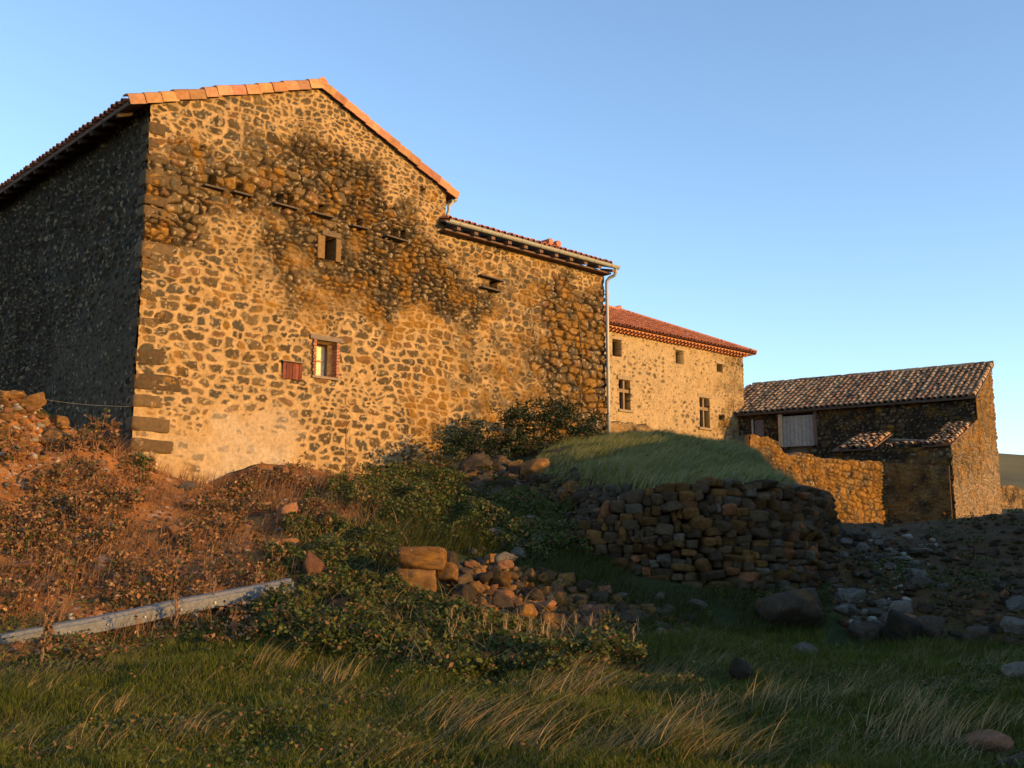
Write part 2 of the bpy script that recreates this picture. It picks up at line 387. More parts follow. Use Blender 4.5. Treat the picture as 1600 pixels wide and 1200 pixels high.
    C = C*(1-Pa[..., None])+np.array([.36, .29, .21])*Pa[..., None]*(.8+.4*fbm(U*5, V*5, 4))[..., None]
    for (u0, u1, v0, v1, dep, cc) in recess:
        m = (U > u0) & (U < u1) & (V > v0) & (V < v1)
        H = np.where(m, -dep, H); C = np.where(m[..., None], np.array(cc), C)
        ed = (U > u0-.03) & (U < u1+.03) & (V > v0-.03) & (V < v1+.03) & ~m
        H = np.where(ed, .02, H); C = np.where(ed[..., None], C*.35, C)  # rim darkened as well, shade of the reveal put into the colour
    P = P+H[..., None]*nrm
    F = gridfaces(nu, nv)
    if np.dot(np.cross(ud, UP), nrm) < 0: F = F[:, ::-1]
    Pv = P.reshape(-1, 3); Cv = C.reshape(-1, 3)
    if thick:                       # free-standing wall: give it a top and a back
        tp = P[:, -1]; n0 = len(Pv)
        back_t = tp-nrm*thick+UP*(fbm(us*3, us*0, 3)-.5)[:, None]*.1; back_b = P[:, 0]-nrm*thick
        Pv = np.concatenate([Pv, back_t, back_b]); Cv = np.concatenate([Cv, np.tile([.16, .11, .06], (2*nu, 1))])
        k = np.arange(nu-1); topi = k*nv+nv-1
        F = np.concatenate([F, np.stack([topi, topi+nv, n0+k+1, n0+k], 1), np.stack([n0+k, n0+k+1, n0+nu+k+1, n0+nu+k], 1)])
        # ends
        ends = []
        for kk in (0, nu-1):
            ends.append([kk*nv, kk*nv+nv-1, n0+kk, n0+nu+kk])
        F = np.concatenate([F, np.array(ends)])
    return mk(name, Pv, F, mat or M_wall, parent, Cv)
def idw(ctrl, keys, pw=5.5):
    A = np.array(ctrl, float)
    def f(U, V, px, py):
        wsum = 0; out = [0]*len(keys)
        dx = (fbm(U*2, V*2, 40)-.5)*50; dy = (fbm(U*2, V*2, 44)-.5)*50
        for r in A:
            w_ = 1/(((px+dx-r[0])**2+(py+dy-r[1])**2)+150)**(pw/2)
            wsum = wsum+w_
            for k in range(len(keys)): out[k] = out[k]+w_*r[2+k]
        return {k: o/wsum for k, o in zip(keys, out)}
    return f
KEYS = ('mort', 'deep', 'och', 'pale', 'small')
fac_ctrl = [
 # upper, re-pointed masonry
 (260,180,0.22,0,0,0,0.04),(240,230,0.22,0,0,0,0.04),(340,160,0.22,0,0,0,0.04),(420,160,0.22,0,0,0,0.04),(500,150,0.22,0,0,0,0.04),(340,200,0.22,0,0,0,0.04),(430,190,0.22,0,0,0,0.04),(520,200,0.22,0,0,0,0.04),(560,230,0.22,0,0,0,0.04),
 (620,250,0.22,0,0,0,0.04),(620,300,0.22,0,0.05,0,0.04),(680,320,0.22,0,0.05,0,0.04),(660,340,0.22,0,0.1,0,0.04),(700,380,0.35,0,0.1,0,0.1),
 # dark old masonry
 (240,290,0.05,0.72,0.35,0,0.02),(290,290,0.05,0.96,0.15,0,0.02),(250,330,0.05,1,0.35,0,0.02),(300,340,0.05,1,0.1,0,0.02),(240,370,0.05,0.96,0.4,0,0.02),(360,290,0.05,0.84,0.3,0,0.02),(410,260,0.05,0.6,0.3,0,0.02),
 (460,240,0.05,0.84,0.1,0,0.04),(520,260,0.05,0.96,0.2,0,0.02),(460,280,0.05,0.96,0.2,0,0.12),(520,310,0.05,0.96,0.2,0,0.12),(580,320,0.05,0.96,0.2,0,0.12),(640,350,0.05,0.96,0.3,0,0.12),(560,290,0.05,0.96,0.2,0,0.02),
 (600,370,0.05,0.96,0.4,0,0.12),(660,400,0.05,0.96,0.35,0,0.02),(680,440,0.05,0.84,0.4,0,-0.08),(620,420,0.05,0.84,0.45,0,0.12),(560,400,0.05,0.6,0.5,0,0.12),(640,470,0.05,0.96,0.4,0,0.02),(600,465,0.05,0.84,0.3,0,0.12),(540,440,0.05,0.6,0.5,0,0.12),
 (440,340,0.2,0.4,0.55,0,0.1),(500,350,0.05,0.6,0.5,0,0.12),(460,400,0.22,0.3,0.6,0,0.04),(490,450,0.25,0.3,0.6,0,0),(520,475,0.22,0.2,0.5,0,0.04),
 (360,380,0.32,0.1,0.25,0,-0.12),(400,420,0.36,0.2,0.3,0,-0.22),(350,340,0.35,0.2,0.1,0,0),(390,360,0.32,0.1,0.1,0,-0.12),(420,450,0.38,0.1,0.35,0,-0.22),
 (560,430,0.05,0.9,0.5,0,0.02),(520,430,0.05,0.75,0.5,0,0.02),(470,360,0.05,0.75,0.5,0,0.12),(600,440,0.05,1,0.4,0,0.02),(430,290,0.05,0.9,0.3,0,0.12),(480,420,0.2,0.35,0.6,0,0),(560,470,0.2,0.35,0.5,0,0),(700,420,0.05,0.9,0.5,0,0.02),
 (430,370,.08,.7,.5,0,.05),(450,420,.08,.65,.6,0,.05),(500,400,.08,.65,.6,0,.05),(540,380,.06,.8,.5,0,.05),(480,465,.1,.5,.6,0,.05),(470,330,.06,.8,.4,0,.05),(520,350,.06,.8,.4,0,.05),(390,300,.06,.9,.3,0,.05),(350,310,.06,.9,.3,0,.05),(700,440,.06,.8,.4,0,.05),(720,470,.1,.7,.4,0,.05),(640,430,.05,.8,.3,0,.05),(300,260,.1,.7,.2,0,0),(240,260,.1,.7,.3,0,0),(480,250,.06,.8,.2,0,.05),(420,240,.12,.6,.2,0,.05),(560,270,.06,.8,.2,0,.05),(610,330,.06,.8,.2,0,.05),
 # mortared lower wall
 (250,420,0.3,0.1,0.25,0,-0.22),(300,430,0.32,0.05,0.1,0,-0.22),(350,470,0.35,0,0.1,0,-0.22),(240,480,0.35,0,0.25,0,-0.22),(300,520,0.4,0,0.05,0,-0.22),(400,520,0.35,0,0.05,0,-0.22),(460,520,0.35,0,0.1,0,-0.22),(560,510,0.35,0,0.2,0,-0.22),
 (240,560,0.35,0,0.1,0,-0.22),(330,600,0.45,0,0,0,-0.22),(430,600,0.45,0,0,0,-0.22),(540,600,0.4,0,0,0,-0.22),(600,560,0.4,0,0.1,0,-0.22),(580,620,0.45,0,0,0,-0.22),(240,630,0.5,0,0.1,0.05,-0.22),(300,650,0.56,0,0.05,0.1,-0.22),(400,640,0.5,0,0,0.05,-0.22),
 (500,660,0.45,0,0,0,-0.22),(580,680,0.48,0,0,0,-0.22),(620,700,0.48,0,0.1,0,-0.22),(240,700,0.7,0,0.2,0.2,-0.22),(300,710,0.85,0,0.1,0.35,-0.22),(370,690,0.9,0,0,0.6,-0.22),(410,670,0.9,0,0,0.4,-0.22),(420,710,0.9,0,0,0.7,-0.22),(360,730,0.9,0,0,0.7,-0.22),(280,740,0.8,0,0.3,0.2,-0.22),
 (480,720,0.5,0,0.1,0,-0.22),(560,725,0.5,0,0.1,0,-0.22),
 # ochre column
 (650,500,0.3,0,0.8,0,-0.22),(670,540,0.35,0,0.95,0,-0.22),(660,590,0.35,0,0.85,0,-0.22),(680,640,0.35,0,1,0,-0.22),(650,650,0.3,0.1,0.9,0,-0.22),(680,700,0.22,0.2,1,0,0.04),(640,560,0.35,0,0.4,0,-0.22),(650,730,0.22,0.2,0.8,0,0.04),
 # wing
 (720,375,0.2,0,0.15,0,0.08),(780,400,0.2,0,0.15,0,0.08),(850,415,0.2,0,0.2,0,0.08),(920,430,0.21,0,0.3,0,0.1),(740,420,0.2,0.1,0.3,0,0.2),(800,450,0.23,0.25,0.3,0,0.08),(700,460,0.05,0.72,0.5,0,0.02),(740,460,0.18,0.6,0.3,0,0),
 (720,520,0.43,0.25,0.3,0,-0.22),(780,520,0.38,0.25,0.4,0,-0.22),(830,520,0.33,0.25,0.45,0,-0.22),(740,590,0.45,0.25,0.35,0,-0.22),(800,590,0.38,0.25,0.5,0,-0.22),(830,640,0.23,0.25,0.65,0,-0.12),(760,650,0.33,0.25,0.5,0,-0.22),(720,690,0.23,0.25,0.6,0,-0.12),(840,470,0.3,0.3,0.5,0,-0.22),
 (870,460,0.05,0.96,0.6,0,-0.28),(930,460,0.05,0.84,0.6,0,-0.28),(870,520,0.05,1,0.65,0,-0.28),(930,520,0.05,1,0.65,0,-0.28),(880,580,0.05,1,0.65,0,-0.28),(935,590,0.05,1,0.7,0,-0.28),(880,640,0.05,0.96,0.7,0,-0.28),(935,650,0.05,0.96,0.7,0,-0.28)]
facfn = idw(fac_ctrl, KEYS)

house = empty('stone_house', facP(0, 3.3), 'tall rubble stone house with sunlit gable, orange verge tiles and a lower wing', 'house')
sL = 0.0; zE = fac(228, 158)[1]
sR, sApex = fac(500, 137)
zApex = fac(500, 137)[1]; sApex = fac(500, 137)[0]
sGR = fac(697, 320)[0]; zGR = fac(697, 300)[1]
sW = fac(944, 500)[0]; zW = fac(820, 398)[1]
print('facade', 'zE', zE, 'apex', sApex, zApex, 'gable right', sGR, zGR, 'wing', sW, zW)
zG = .5*(zE+zGR); 
def top_main(s):
    if s <= sApex: return zE+(zApex-zE)*s/sApex
    return zApex+(zGR-zApex)*(s-sApex)/(sGR-sApex)
def base_f(s): return 2.4 if s < 9 else 3.2
# openings: window, slit, pigeon holes (pixel rectangles turned into places on the wall)
def frect(x0, y0, x1, y1, dep=.25, c=(.008, .006, .005)):  # near-black default c paints the shade inside an opening
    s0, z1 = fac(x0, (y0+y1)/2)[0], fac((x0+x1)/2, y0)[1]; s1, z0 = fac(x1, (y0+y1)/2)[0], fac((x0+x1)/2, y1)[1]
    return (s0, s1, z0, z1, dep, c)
w1 = frect(493, 533, 524, 588, .50, (.25, .17, .11)); w2 = frect(507, 371, 523, 406, .35)
holes = [(325,274,336,290),(369,287,379,299),(432,303,441,318),(449,303,457,320),(497,320,504,334),(557,342,565,353),(613,358,620,370),(625,360,632,372),(657,294,664,302),(765,436,776,449)]
ledges = [(318,290,350,296),(363,300,393,306),(427,319,464,325),(488,333,520,339),(549,352,574,358),(602,370,637,376),(750,432,785,437),(752,450,782,454)]
rec = [w1, w2]+[frect(*h, .40) for h in holes]
r_main = [r for r in rec if r[0] < sGR-.05]; r_wing = [(r[0], r[1], *r[2:]) for r in rec if r[0] > sGR]
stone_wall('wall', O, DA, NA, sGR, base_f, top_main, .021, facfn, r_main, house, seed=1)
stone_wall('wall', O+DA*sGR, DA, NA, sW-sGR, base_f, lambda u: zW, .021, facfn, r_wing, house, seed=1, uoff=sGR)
# side wall: shade put into its darkened stone and mortar colours
SL = 17.0
side_ctrl = [(210,300,.3,.2,0,0,0),(200,450,.35,.1,0,0,0),(120,420,.3,.2,0,0,0),(60,350,.2,.4,0,0,.1),(30,450,.2,.4,0,0,.1),(0,600,.2,.4,0,0,.1),(150,600,.4,0,0,0,0),(200,640,.35,0,0,0,0),(130,250,.2,.4,0,0,.1)]
sfn = idw(side_ctrl, KEYS)
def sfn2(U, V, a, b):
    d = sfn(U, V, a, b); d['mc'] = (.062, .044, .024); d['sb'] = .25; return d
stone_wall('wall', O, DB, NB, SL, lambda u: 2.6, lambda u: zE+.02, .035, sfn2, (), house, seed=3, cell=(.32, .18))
# unseen solid core added to block light; then the wing end wall
mb = MB(); gcol = (.16, .12, .08)
def prism(mb, pts2, P0, ud, depth, dd, col):      # polygon in (s,z) pushed along dd
    n = len(pts2); a = [V3(P0)+ud*s+UP*z for s, z in pts2]; b = [p+dd*depth for p in a]
    mb.add(a+b, [tuple(range(n)), tuple(range(n, 2*n))[::-1]]+[(i, n+i, n+(i+1) % n, (i+1) % n) for i in range(n)], col)
prism(mb, [(.15, 2.4), (.15, zE-.15), (sApex, zApex-.15), (sGR-.05, zGR-.15), (sGR-.05, 2.4)], O-NA*.42, DA, SL-.5, DB, gcol)
WD = 8.0
prism(mb, [(sGR-.02, 3), (sGR-.02, zW-.03), (sW-.12, zW-.03), (sW-.12, 3)], O-NA*.42, DA, WD-.4, DB, gcol)
mb.build('light_block', M_wall, house)
stone_wall('wall', O+DA*(sW), DB, DA, WD, lambda u: 3.2, lambda u: zW+min(u, 4)*.0, .05, lambda U, V, a, b: dict(mort=U*0+.2, deep=U*0+.5, och=U*0+.5, pale=U*0), (), house, seed=5)

# quoins at the left corner: long dark rough stones
QS = []
for (y0, y1, ln) in ((188,206,38),(214,228,30),(236,250,40),(262,288,62),(303,318,44),(322,338,40),(376,402,52),(405,420,35),(455,470,45),(497,512,55),(545,570,38),(583,608,62),(617,636,34),(652,674,44),(686,706,50)):
    s1 = fac(218+ln, (y0+y1)/2)[0]; z1 = fac(230, y0)[1]; z0 = fac(230, y1)[1]; QS.append((s1, z0, z1))
def build_quoins():
    for k, (s1, z0, z1) in enumerate(QS):
        P, F = rock_mesh(700+k, 3, True, 5); P = P/.80
        c = facP(s1/2, (z0+z1)/2, 0); a_ = np.clip(P[:, :1]*s1*.62+s1/2, -.03, s1+.03); z_ = np.clip(P[:, 2:3]*(z1-z0)*.62, -(z1-z0)*.5, (z1-z0)*.5)
        z_ = z_+(fbm(a_*5, a_*0+k, 3)-.5)*.06; n_ = np.minimum(P[:, 1:2]*.2-.13, .028)+(fbm(a_*8, z_*8+k, 5)-.5)*.035
        W = facP(0, (z0+z1)/2, 0)+a_*DA+n_*NA+z_*UP
        mk('quoin_stone', W, F, M_wall, house, np.tile(np.array([.105, .066, .032])*rng.uniform(.65, 1.25), (len(W), 1)))
# slate ledges
for i, l in enumerate(ledges):
    s0, z1 = fac(l[0], l[1], .08); s1, z0 = fac(l[2], l[3], .08)
    sl = (fac(l[2], l[3])[1]-fac(l[0], l[1])[1])
    m = MB(); m.box(facP((s0+s1)/2, (z0+z1)/2, .05), s1-s0, .20, .038, unit(DA+UP*rng.uniform(-.05, .02)), NA, UP, (.09, .07, .055))
    m.build('stone_ledge', M_wall, house)
def fbox(m, r, off, th, col):            # slab on facade covering rect r
    m.box(facP((r[0]+r[1])/2, (r[2]+r[3])/2, off), r[1]-r[0], th, r[3]-r[2], DA, NA, UP, col)
# lower window: brick jambs, pale board and dark pane
win = MB()
t_ = .045; fbox(win, (w1[0], w1[0]+t_, w1[2], w1[3]), -0.38, .06, (.20, .12, .06)); fbox(win, (w1[1]-t_, w1[1], w1[2], w1[3]), -0.38, .06, (.20, .12, .06))
fbox(win, (w1[0]+t_, w1[1]-t_, w1[3]-t_, w1[3]), -0.38, .06, (.20, .12, .06)); fbox(win, (w1[0]+t_, w1[1]-t_, w1[2], w1[2]+t_), -0.38, .06, (.20, .12, .06))
mid = (w1[2]+w1[3])/2; fbox(win, (w1[0]+t_, w1[1]-t_, mid-.02, mid+.02), -0.385, .05, (.35, .26, .15))
wo = win.build('window', M_wood, house)
pn = MB(); fbox(pn, (w1[0]+t_, w1[1]-t_, w1[2]+t_, w1[3]-t_), -0.41000000000000003, .02, (.75, .62, .42)); pn.build('pane', M_wood, wo)
for sx, s_ in ((w1[0]-.10, 0), (w1[1]+.005, 1)):
    m = MB(); nb = 11
    for k in range(nb):
        zz = w1[2]+(w1[3]-w1[2])*(k+.5)/nb; ww = .095 if k % 2 else .075
        m.box(facP(sx+ww/2 if s_ else sx+.095-ww/2, zz, -.06), ww, .22, (w1[3]-w1[2])/nb-.012, DA, NA, UP, np.array([.30, .13, .07])*(.7+.6*rng.random()))
    m.build('brick_jamb', M_wall, house)
m = MB(); m.box(facP((w1[0]+w1[1])/2, w1[3]+.06, -.02), w1[1]-w1[0]+.35, .14, .11, DA, NA, UP, (.17, .13, .095)); m.build('lintel', M_wall, house)
m = MB(); m.box(facP((w1[0]+w1[1])/2, w1[2]-.04, -.03), w1[1]-w1[0]+.2, .16, .06, DA, NA, UP, (.24, .17, .11)); m.build('sill', M_wall, house)
# slit opening surround
for nm, r in (('lintel', (w2[0]-.10, w2[1]+.16, w2[3]+.01, w2[3]+.15)), ('jamb', (w2[0]-.22, w2[0]-.01, w2[2]-.02, w2[3])), ('jamb', (w2[1]+.01, w2[1]+.16, w2[2]-.02, w2[3]))):
    m = MB(); fbox(m, r, -.05, .2, (.17, .10, .04) if nm == 'jamb' else (.13, .09, .05)); o = m.build(nm, M_wall, house); bv = o.modifiers.new('bevel', 'BEVEL'); bv.width = .02; bv.segments = 2
# rusty metal sheet
r = frect(440, 568, 470, 593); m = MB(); nr = 6
for k in range(nr):
    a = r[0]+(r[1]-r[0])*k/nr; b = r[0]+(r[1]-r[0])*(k+1)/nr
    fbox(m, (a, b-.008, r[2], r[3]), .05+.008*(k % 2), .02, np.array([.16, .045, .025])*(.7+.5*rng.random()))
m.build('rusty_plate', M_rust, house)
m = MB(); m.box(facP((r[0]+r[1])/2, r[3]+.03, .07), r[1]-r[0]+.1, .1, .035, DA, NA, UP, (.2, .13, .08)); m.build('plate_rail', M_wood, house)
# crack-like climbing stem on the wing
pts = [facP(*fac(x, y), .05) for x, y in ((902,505),(905,530),(908,560),(903,590),(906,620),(902,650),(899,690))]
m = MB(); m.tube(pts, .016, 5, (.10, .07, .04)); m.build('dead_stem', M_stick, house)
pts = [facP(*fac(x, y), .05) for x, y in ((538,620),(540,660),(539,700),(541,738))]
m = MB(); m.tube(pts, .007, 5, (.25, .16, .08)); m.build('cable', M_stick, house)

# ---- roofs
def tile_mesh(mb, P0, u, v, n, Lu, Lv, pitch=.22, tl=.34, pal=None, keep=None, jit=.01, r=.085, lip=.045, colv=0):
    nc = int(Lu/pitch); nr = int(math.ceil(Lv/tl)); th = np.linspace(0, math.pi, 6)
    vs = []; fs = []; cs = []; k0 = mb.n; cnt = 0
    for i in range(nc):
        cc_ = pal()
        for j in range(nr):
            a = (i+.5)*pitch; b0 = j*tl; b1 = min(b0+tl*1.2, Lv+.03)
            if keep and not keep(a, b0+tl/2): continue
            ja, jb, jn = rng.normal(0, jit), rng.normal(0, jit*1.5), rng.normal(0, jit*.4)
            c = pal()*(1-colv)+cc_*colv; ra, rb = r*1.08, r*.86
            base = P0+u*(a+ja)+v*jb+n*(.01+jn)
            ring = []
            for bb, rr, off in ((b0, ra, lip), (b1, rb, .01)):
                ring += [base+u*(rr*math.cos(t))+n*(rr*1.0*math.sin(t)+off)+v*bb for t in th]
            # lip thickness
            ring += [base+u*((ra-.018)*math.cos(t))+n*((ra-.018)*math.sin(t)+lip)+v*b0 for t in th]
            o = cnt*18
            vs += ring; cs += [c]*18
            fs += [(o+k, o+k+1, o+7+k, o+6+k) for k in range(5)]+[(o+k+1, o+k, o+12+k, o+13+k) for k in range(5)]
            cnt += 1
    mb.add(vs, fs, np.array(cs))
def slab(mb, P0, u, v, n, Lu, Lv, th=.07, col=(.12, .07, .045)):
    mb.box(P0+u*Lu/2+v*Lv/2-n*th/2, Lu, Lv, th, u, v, n, col)
def pal_red():
    c = np.array([.42, .15, .075])*rng.uniform(.75, 1.2); return c if rng.random() > .2 else c*np.array([1.1, 1.2, 1.2])
def pal_old():
    q = rng.random()
    if q < .36: return np.array([.34, .18, .085])*rng.uniform(.8, 1.1)
    if q < .55: return np.array([.24, .12, .07])*rng.uniform(.7, 1.1)
    if q < .72: return np.array([.14, .10, .06])*rng.uniform(.7, 1.2)
    return np.array([.40, .26, .135])*rng.uniform(.8, 1.1)
OVL = .55; OVR = .35                # eaves overhang, left and right
sl_l = unit(DA*sApex+UP*(zApex-zE)); sl_r = unit(-DA*(sGR-sApex)+UP*(zApex-zGR))
n_l = unit(np.cross(sl_l, DB)); n_l = n_l if n_l[2] > 0 else -n_l
n_r = unit(np.cross(sl_r, DB)); n_r = n_r if n_r[2] > 0 else -n_r
lenL = sApex/np.dot(sl_l, DA)+OVL; lenR = (sGR-sApex)/abs(np.dot(sl_r, DA))+OVR
apexP = facP(sApex, zApex)+UP*.06
m = MB()
PL = apexP-sl_l*lenL; PR = apexP-sl_r*lenR
slab(m, PL+NA*.04, DB, sl_l, n_l, SL+.3, lenL, .07); slab(m, PR+NA*.04, DB, sl_r, n_r, SL+.3, lenR, .07)
tile_mesh(m, PL-NA*.1, DB, sl_l, n_l, SL, lenL, pal=pal_red); tile_mesh(m, PR-NA*.1, DB, sl_r, n_r, SL, lenR, pal=pal_red)
roof = m.build('roof', M_tile, house)
# ridge
m = MB(); 
for k in range(10):
    th = np.linspace(-.3, math.pi+.3, 9); a = apexP+NA*.14+DB*(k*.42)+UP*.03; vs = []
    for bb, rr in ((0, .135), (.46, .115)):
        vs += [a+DB*bb+DA*(rr*math.cos(t))+UP*(rr*math.sin(t)) for t in th]
    m.add(vs, [(q, q+1, 10+q, 9+q) for q in range(8)]+([tuple(range(9))] if k == 0 else []), np.array([.46, .18, .09])*rng.uniform(.85, 1.15))
m.build('ridge_cap', M_tile, house)
# verge tiles
def verge(P0, sdir, nn, L, n):
    step = L/n
    for k in range(n):
        js, jo, jn = rng.normal(0, .012), rng.normal(0, .006), rng.normal(0, .008)
        c = np.array([.42, .195, .095])*rng.uniform(.65, 1.15)*np.array([1, rng.uniform(.9, 1.15), rng.uniform(.85, 1.2)])
        prof = [(.10, -.10), (.125, -.10), (.135, .07), (.12, .115), (.07, .145), (0, .155), (-.10, .15), (-.10, .13), (.0, .13), (.10, .09)]
        vs = []
        for bb, g_ in ((0, .016), (step*1.08, 0)):
            vs += [P0+sdir*(k*step+bb+js)+NA*(x+(g_ if x > 0 else 0)+jo)+nn*(y+g_+jn) for x, y in prof]
        q = len(prof); mm = MB(); mm.add(vs, [(i, (i+1) % q, q+(i+1) % q, q+i) for i in range(q)]+[tuple(range(q))[::-1], tuple(range(q, 2*q))], c)
        mm.build('verge_tile', M_tile, house)
verge(PL, sl_l, n_l, lenL-.02, 14); verge(PR, sl_r, n_r, lenR-.02, 13)
# rafters under the left eaves
for k in range(24):
    m = MB(); c = PL+DB*(.5+k*.68)-n_l*.13+sl_l*.42; m.box(c, .09, .95, .11, DB, sl_l, n_l, (.04, .025, .016)); m.build('rafter', M_wood, house)
# wing roof
vW = unit(DB*math.cos(R(17))+UP*math.sin(R(17))); nW = unit(np.cross(DA, vW)); nW = nW if nW[2] > 0 else -nW
gOff = .38; sG0 = fac(700, 350, gOff)[0]; sG1, zGu = fac(966, 412, gOff); zG0 = fac(700, 352, gOff)[1]
print('gutter', sG0, zG0, sG1, zGu); zGt = (zG0+zGu)/2
PW = facP(sG0, zGt+.05, gOff-.10)
m = MB(); slab(m, PW, DA, vW, nW, sG1-sG0-.05, 8.2, .06); tile_mesh(m, PW-vW*.03, DA, vW, nW, sG1-sG0-.05, 8.0, pal=pal_red, r=.08)
# loose ridge tiles stacked on the wing roof
for q in (868, 880):
    s_ = fac(q, 380)[0]; base = facP(s_, 0, gOff-.1); b = base-UP*base[2]+UP*(zGt+.05)+vW*.7+nW*.22
    m.tube([b-DB*.15, b+DB*.25], .10, 8, (.42, .16, .09))
m.build('roof', M_tile, house)
for k in range(11):
    s_ = sG0+.35+(sG1-sG0-.6)*k/10
    m = MB(); m.box(facP(s_, zGt-.09, .17), .13, .5, .08, DA, unit(NA-UP*.25), UP, (.15, .08, .045)); m.build('eave_tile', M_tile, house)
m = MB(); m.box(facP((sG0+sG1)/2-.1, zW+.02, .12), sG1-sG0-.2, .3, .05, DA, NA, UP, (.12, .07, .05)); m.build('soffit', M_wood, house)
m = MB(); # half-round gutter
th = np.linspace(math.pi*1.0, math.pi*2.0, 9); vs = []
for s_ in (sG0, sG1):
    for rr in (.085, .078): vs += [facP(s_, zGt+rr*math.sin(t)+.02, gOff+rr*math.cos(t)) for t in th]
f = [(k, k+1, 18+k+1, 18+k) for k in range(8)]+[(9+k+1, 9+k, 27+k, 27+k+1) for k in range(8)]+[(0, 18, 27, 9), (8, 17, 35, 26)]
f += [tuple(range(18, 27))]
m.add(vs, f, (.30, .29, .24)); m.tube([facP(sG0, zGt+.02, gOff+.085), facP(sG1, zGt+.02, gOff+.085)], .011, 6, (.32, .31, .26))
for k in range(9):
    s_ = sG0+(sG1-sG0)*(k+.5)/9; m.tube([facP(s_, zGt+.088*math.sin(t)+.02, gOff+.088*math.cos(t)) for t in th], .008, 5, (.2, .19, .16))
m.build('gutter', M_zinc, house, False)
m = MB(); pA = facP(sG1-.12, zGt-.06, gOff)
sP, zP = fac(948, 440, .12); zB = fac(954, 690, .12)[1]; sPb = sP+.0
pts = [pA, pA-UP*.10, pA-UP*.2-NA*.06+DA*0, facP(sP+.06, zP+.12, .19), facP(sP, zP+.02, .13), facP(sP, zP-.15, .12), facP(sP, 8, .12), facP(sP, 6, .12), facP(sP, zB-.15, .12)]
m.tube(pts, .052, 10, (.30, .28, .23)); m.build('downpipe', M_zinc, house, True)
for y in (460, 571):
    z_ = fac(950, y, .12)[1]; m = MB(); m.tube([facP(sP, z_-.02, .12), facP(sP, z_+.02, .12)], .06, 10, (.3, .3, .28)); m.box(facP(sP, z_, .05), .03, .14, .03, DA, NA, UP, (.3, .3, .28)); m.build('pipe_bracket', M_zinc, house)
# small pipe at the gable's right eave
pR = PR+DB*.1; m = MB(); e0 = PR-n_r*.08+DB*.02+DA*(-.06)
m.tube([e0, e0-UP*.1, e0-UP*.22-DA*.12, facP(sGR+.12, e0[2]-.33, 0)-NA*.02, facP(sGR+.07, e0[2]-.45, -.02), facP(sGR+.07, zGt+.1, -.02)], .045, 8, (.30, .28, .23)); m.build('downpipe', M_zinc, house, True)
m = MB(); m.tube([PR-n_r*.05+DA*.03+NA*.0, PR-n_r*.05+DA*.03+DB*SL], .075, 8, (.30, .29, .25)); m.build('gutter', M_zinc, house, True)
#ADOPT

# ------------------------------------------------------------------ second house
E1 = at(1182, 553, 50.0); zE2 = E1[2]; D2 = azdir(48.3); B2 = azdir(48.3-90); N2 = -B2
OV2 = .45
C2 = E1-D2*OV2-N2*OV2; C2[2] = 0        # right front corner of walls
L2 = 13.0; W2 = 8.2
P2 = C2-D2*L2
def h2(px, py, off=0):
    p = hit(px, py, C2+N2*off, N2); return float(np.dot(p-P2, D2)), float(p[2])
house2 = empty('farmhouse', C2-D2*L2/2+UP*5.2, 'pale plastered stone farmhouse with red hipped tile roof behind the grass mound', 'house')
c2 = [(960,520,.58,0,.1,.1,.1),(1000,560,.62,.0,0,.1,.1),(1060,600,.62,.0,0,.1,.1),(1100,640,.62,.0,0,.1,.1),(1040,660,.62,.0,0,.1,.1),(1150,580,.5,.2,.2,0,.1),(1160,620,.5,.2,.3,0,.1),(1150,680,.4,.4,.4,0,.1),(1120,690,.7,0,.1,0,.1),(1100,590,.62,.0,0,0,.1),(1165,550,.5,.2,.2,0,.1),(960,660,.62,.0,0,.1,.1),(1000,640,.62,.0,0,.1,.1)]
f2 = idw(c2, KEYS)
def f2b(U, V, a, b):
    d = f2(U, V, a, b); d['mc'] = (.34, .235, .115); return d
def r2(x0, y0, x1, y1, dep=.3):
    s0 = h2(x0, (y0+y1)/2)[0]; s1 = h2(x1, (y0+y1)/2)[0]; z1 = h2((x0+x1)/2, y0)[1]; z0 = h2((x0+x1)/2, y1)[1]
    return (s0, s1, z0, z1, dep, (.008, .006, .005))  # floor colour near black, inside shade painted in
wins = [r2(957,531,970,556,.4), r2(1056,548,1067,568,.4), r2(1120,569,1128,581,.4), r2(968,594,984,640,.3), r2(1093,622,1108,668,.3), r2(1123,649,1131,656,.2)]
zT2 = zE2-.16
stone_wall('wall', P2, D2, N2, L2, lambda u: 4, lambda u: zT2, .045, f2b, wins, house2, cell=(.30, .2), seed=11)
stone_wall('wall', C2, B2, D2, W2, lambda u: 4, lambda u: zT2, .08, f2b, (), house2, cell=(.30, .2), seed=12)
m = MB(); prism(m, [(.1, 4), (.1, zT2-.02), (L2-.2, zT2-.02), (L2-.2, 4)], P2-N2*.5, D2, W2-.7, B2, gcol); m.build('light_block', M_wall, house2)  # unseen core added to stop light passing through the house
def h2P(s, z, off=0): return P2+D2*s+N2*off+UP*z
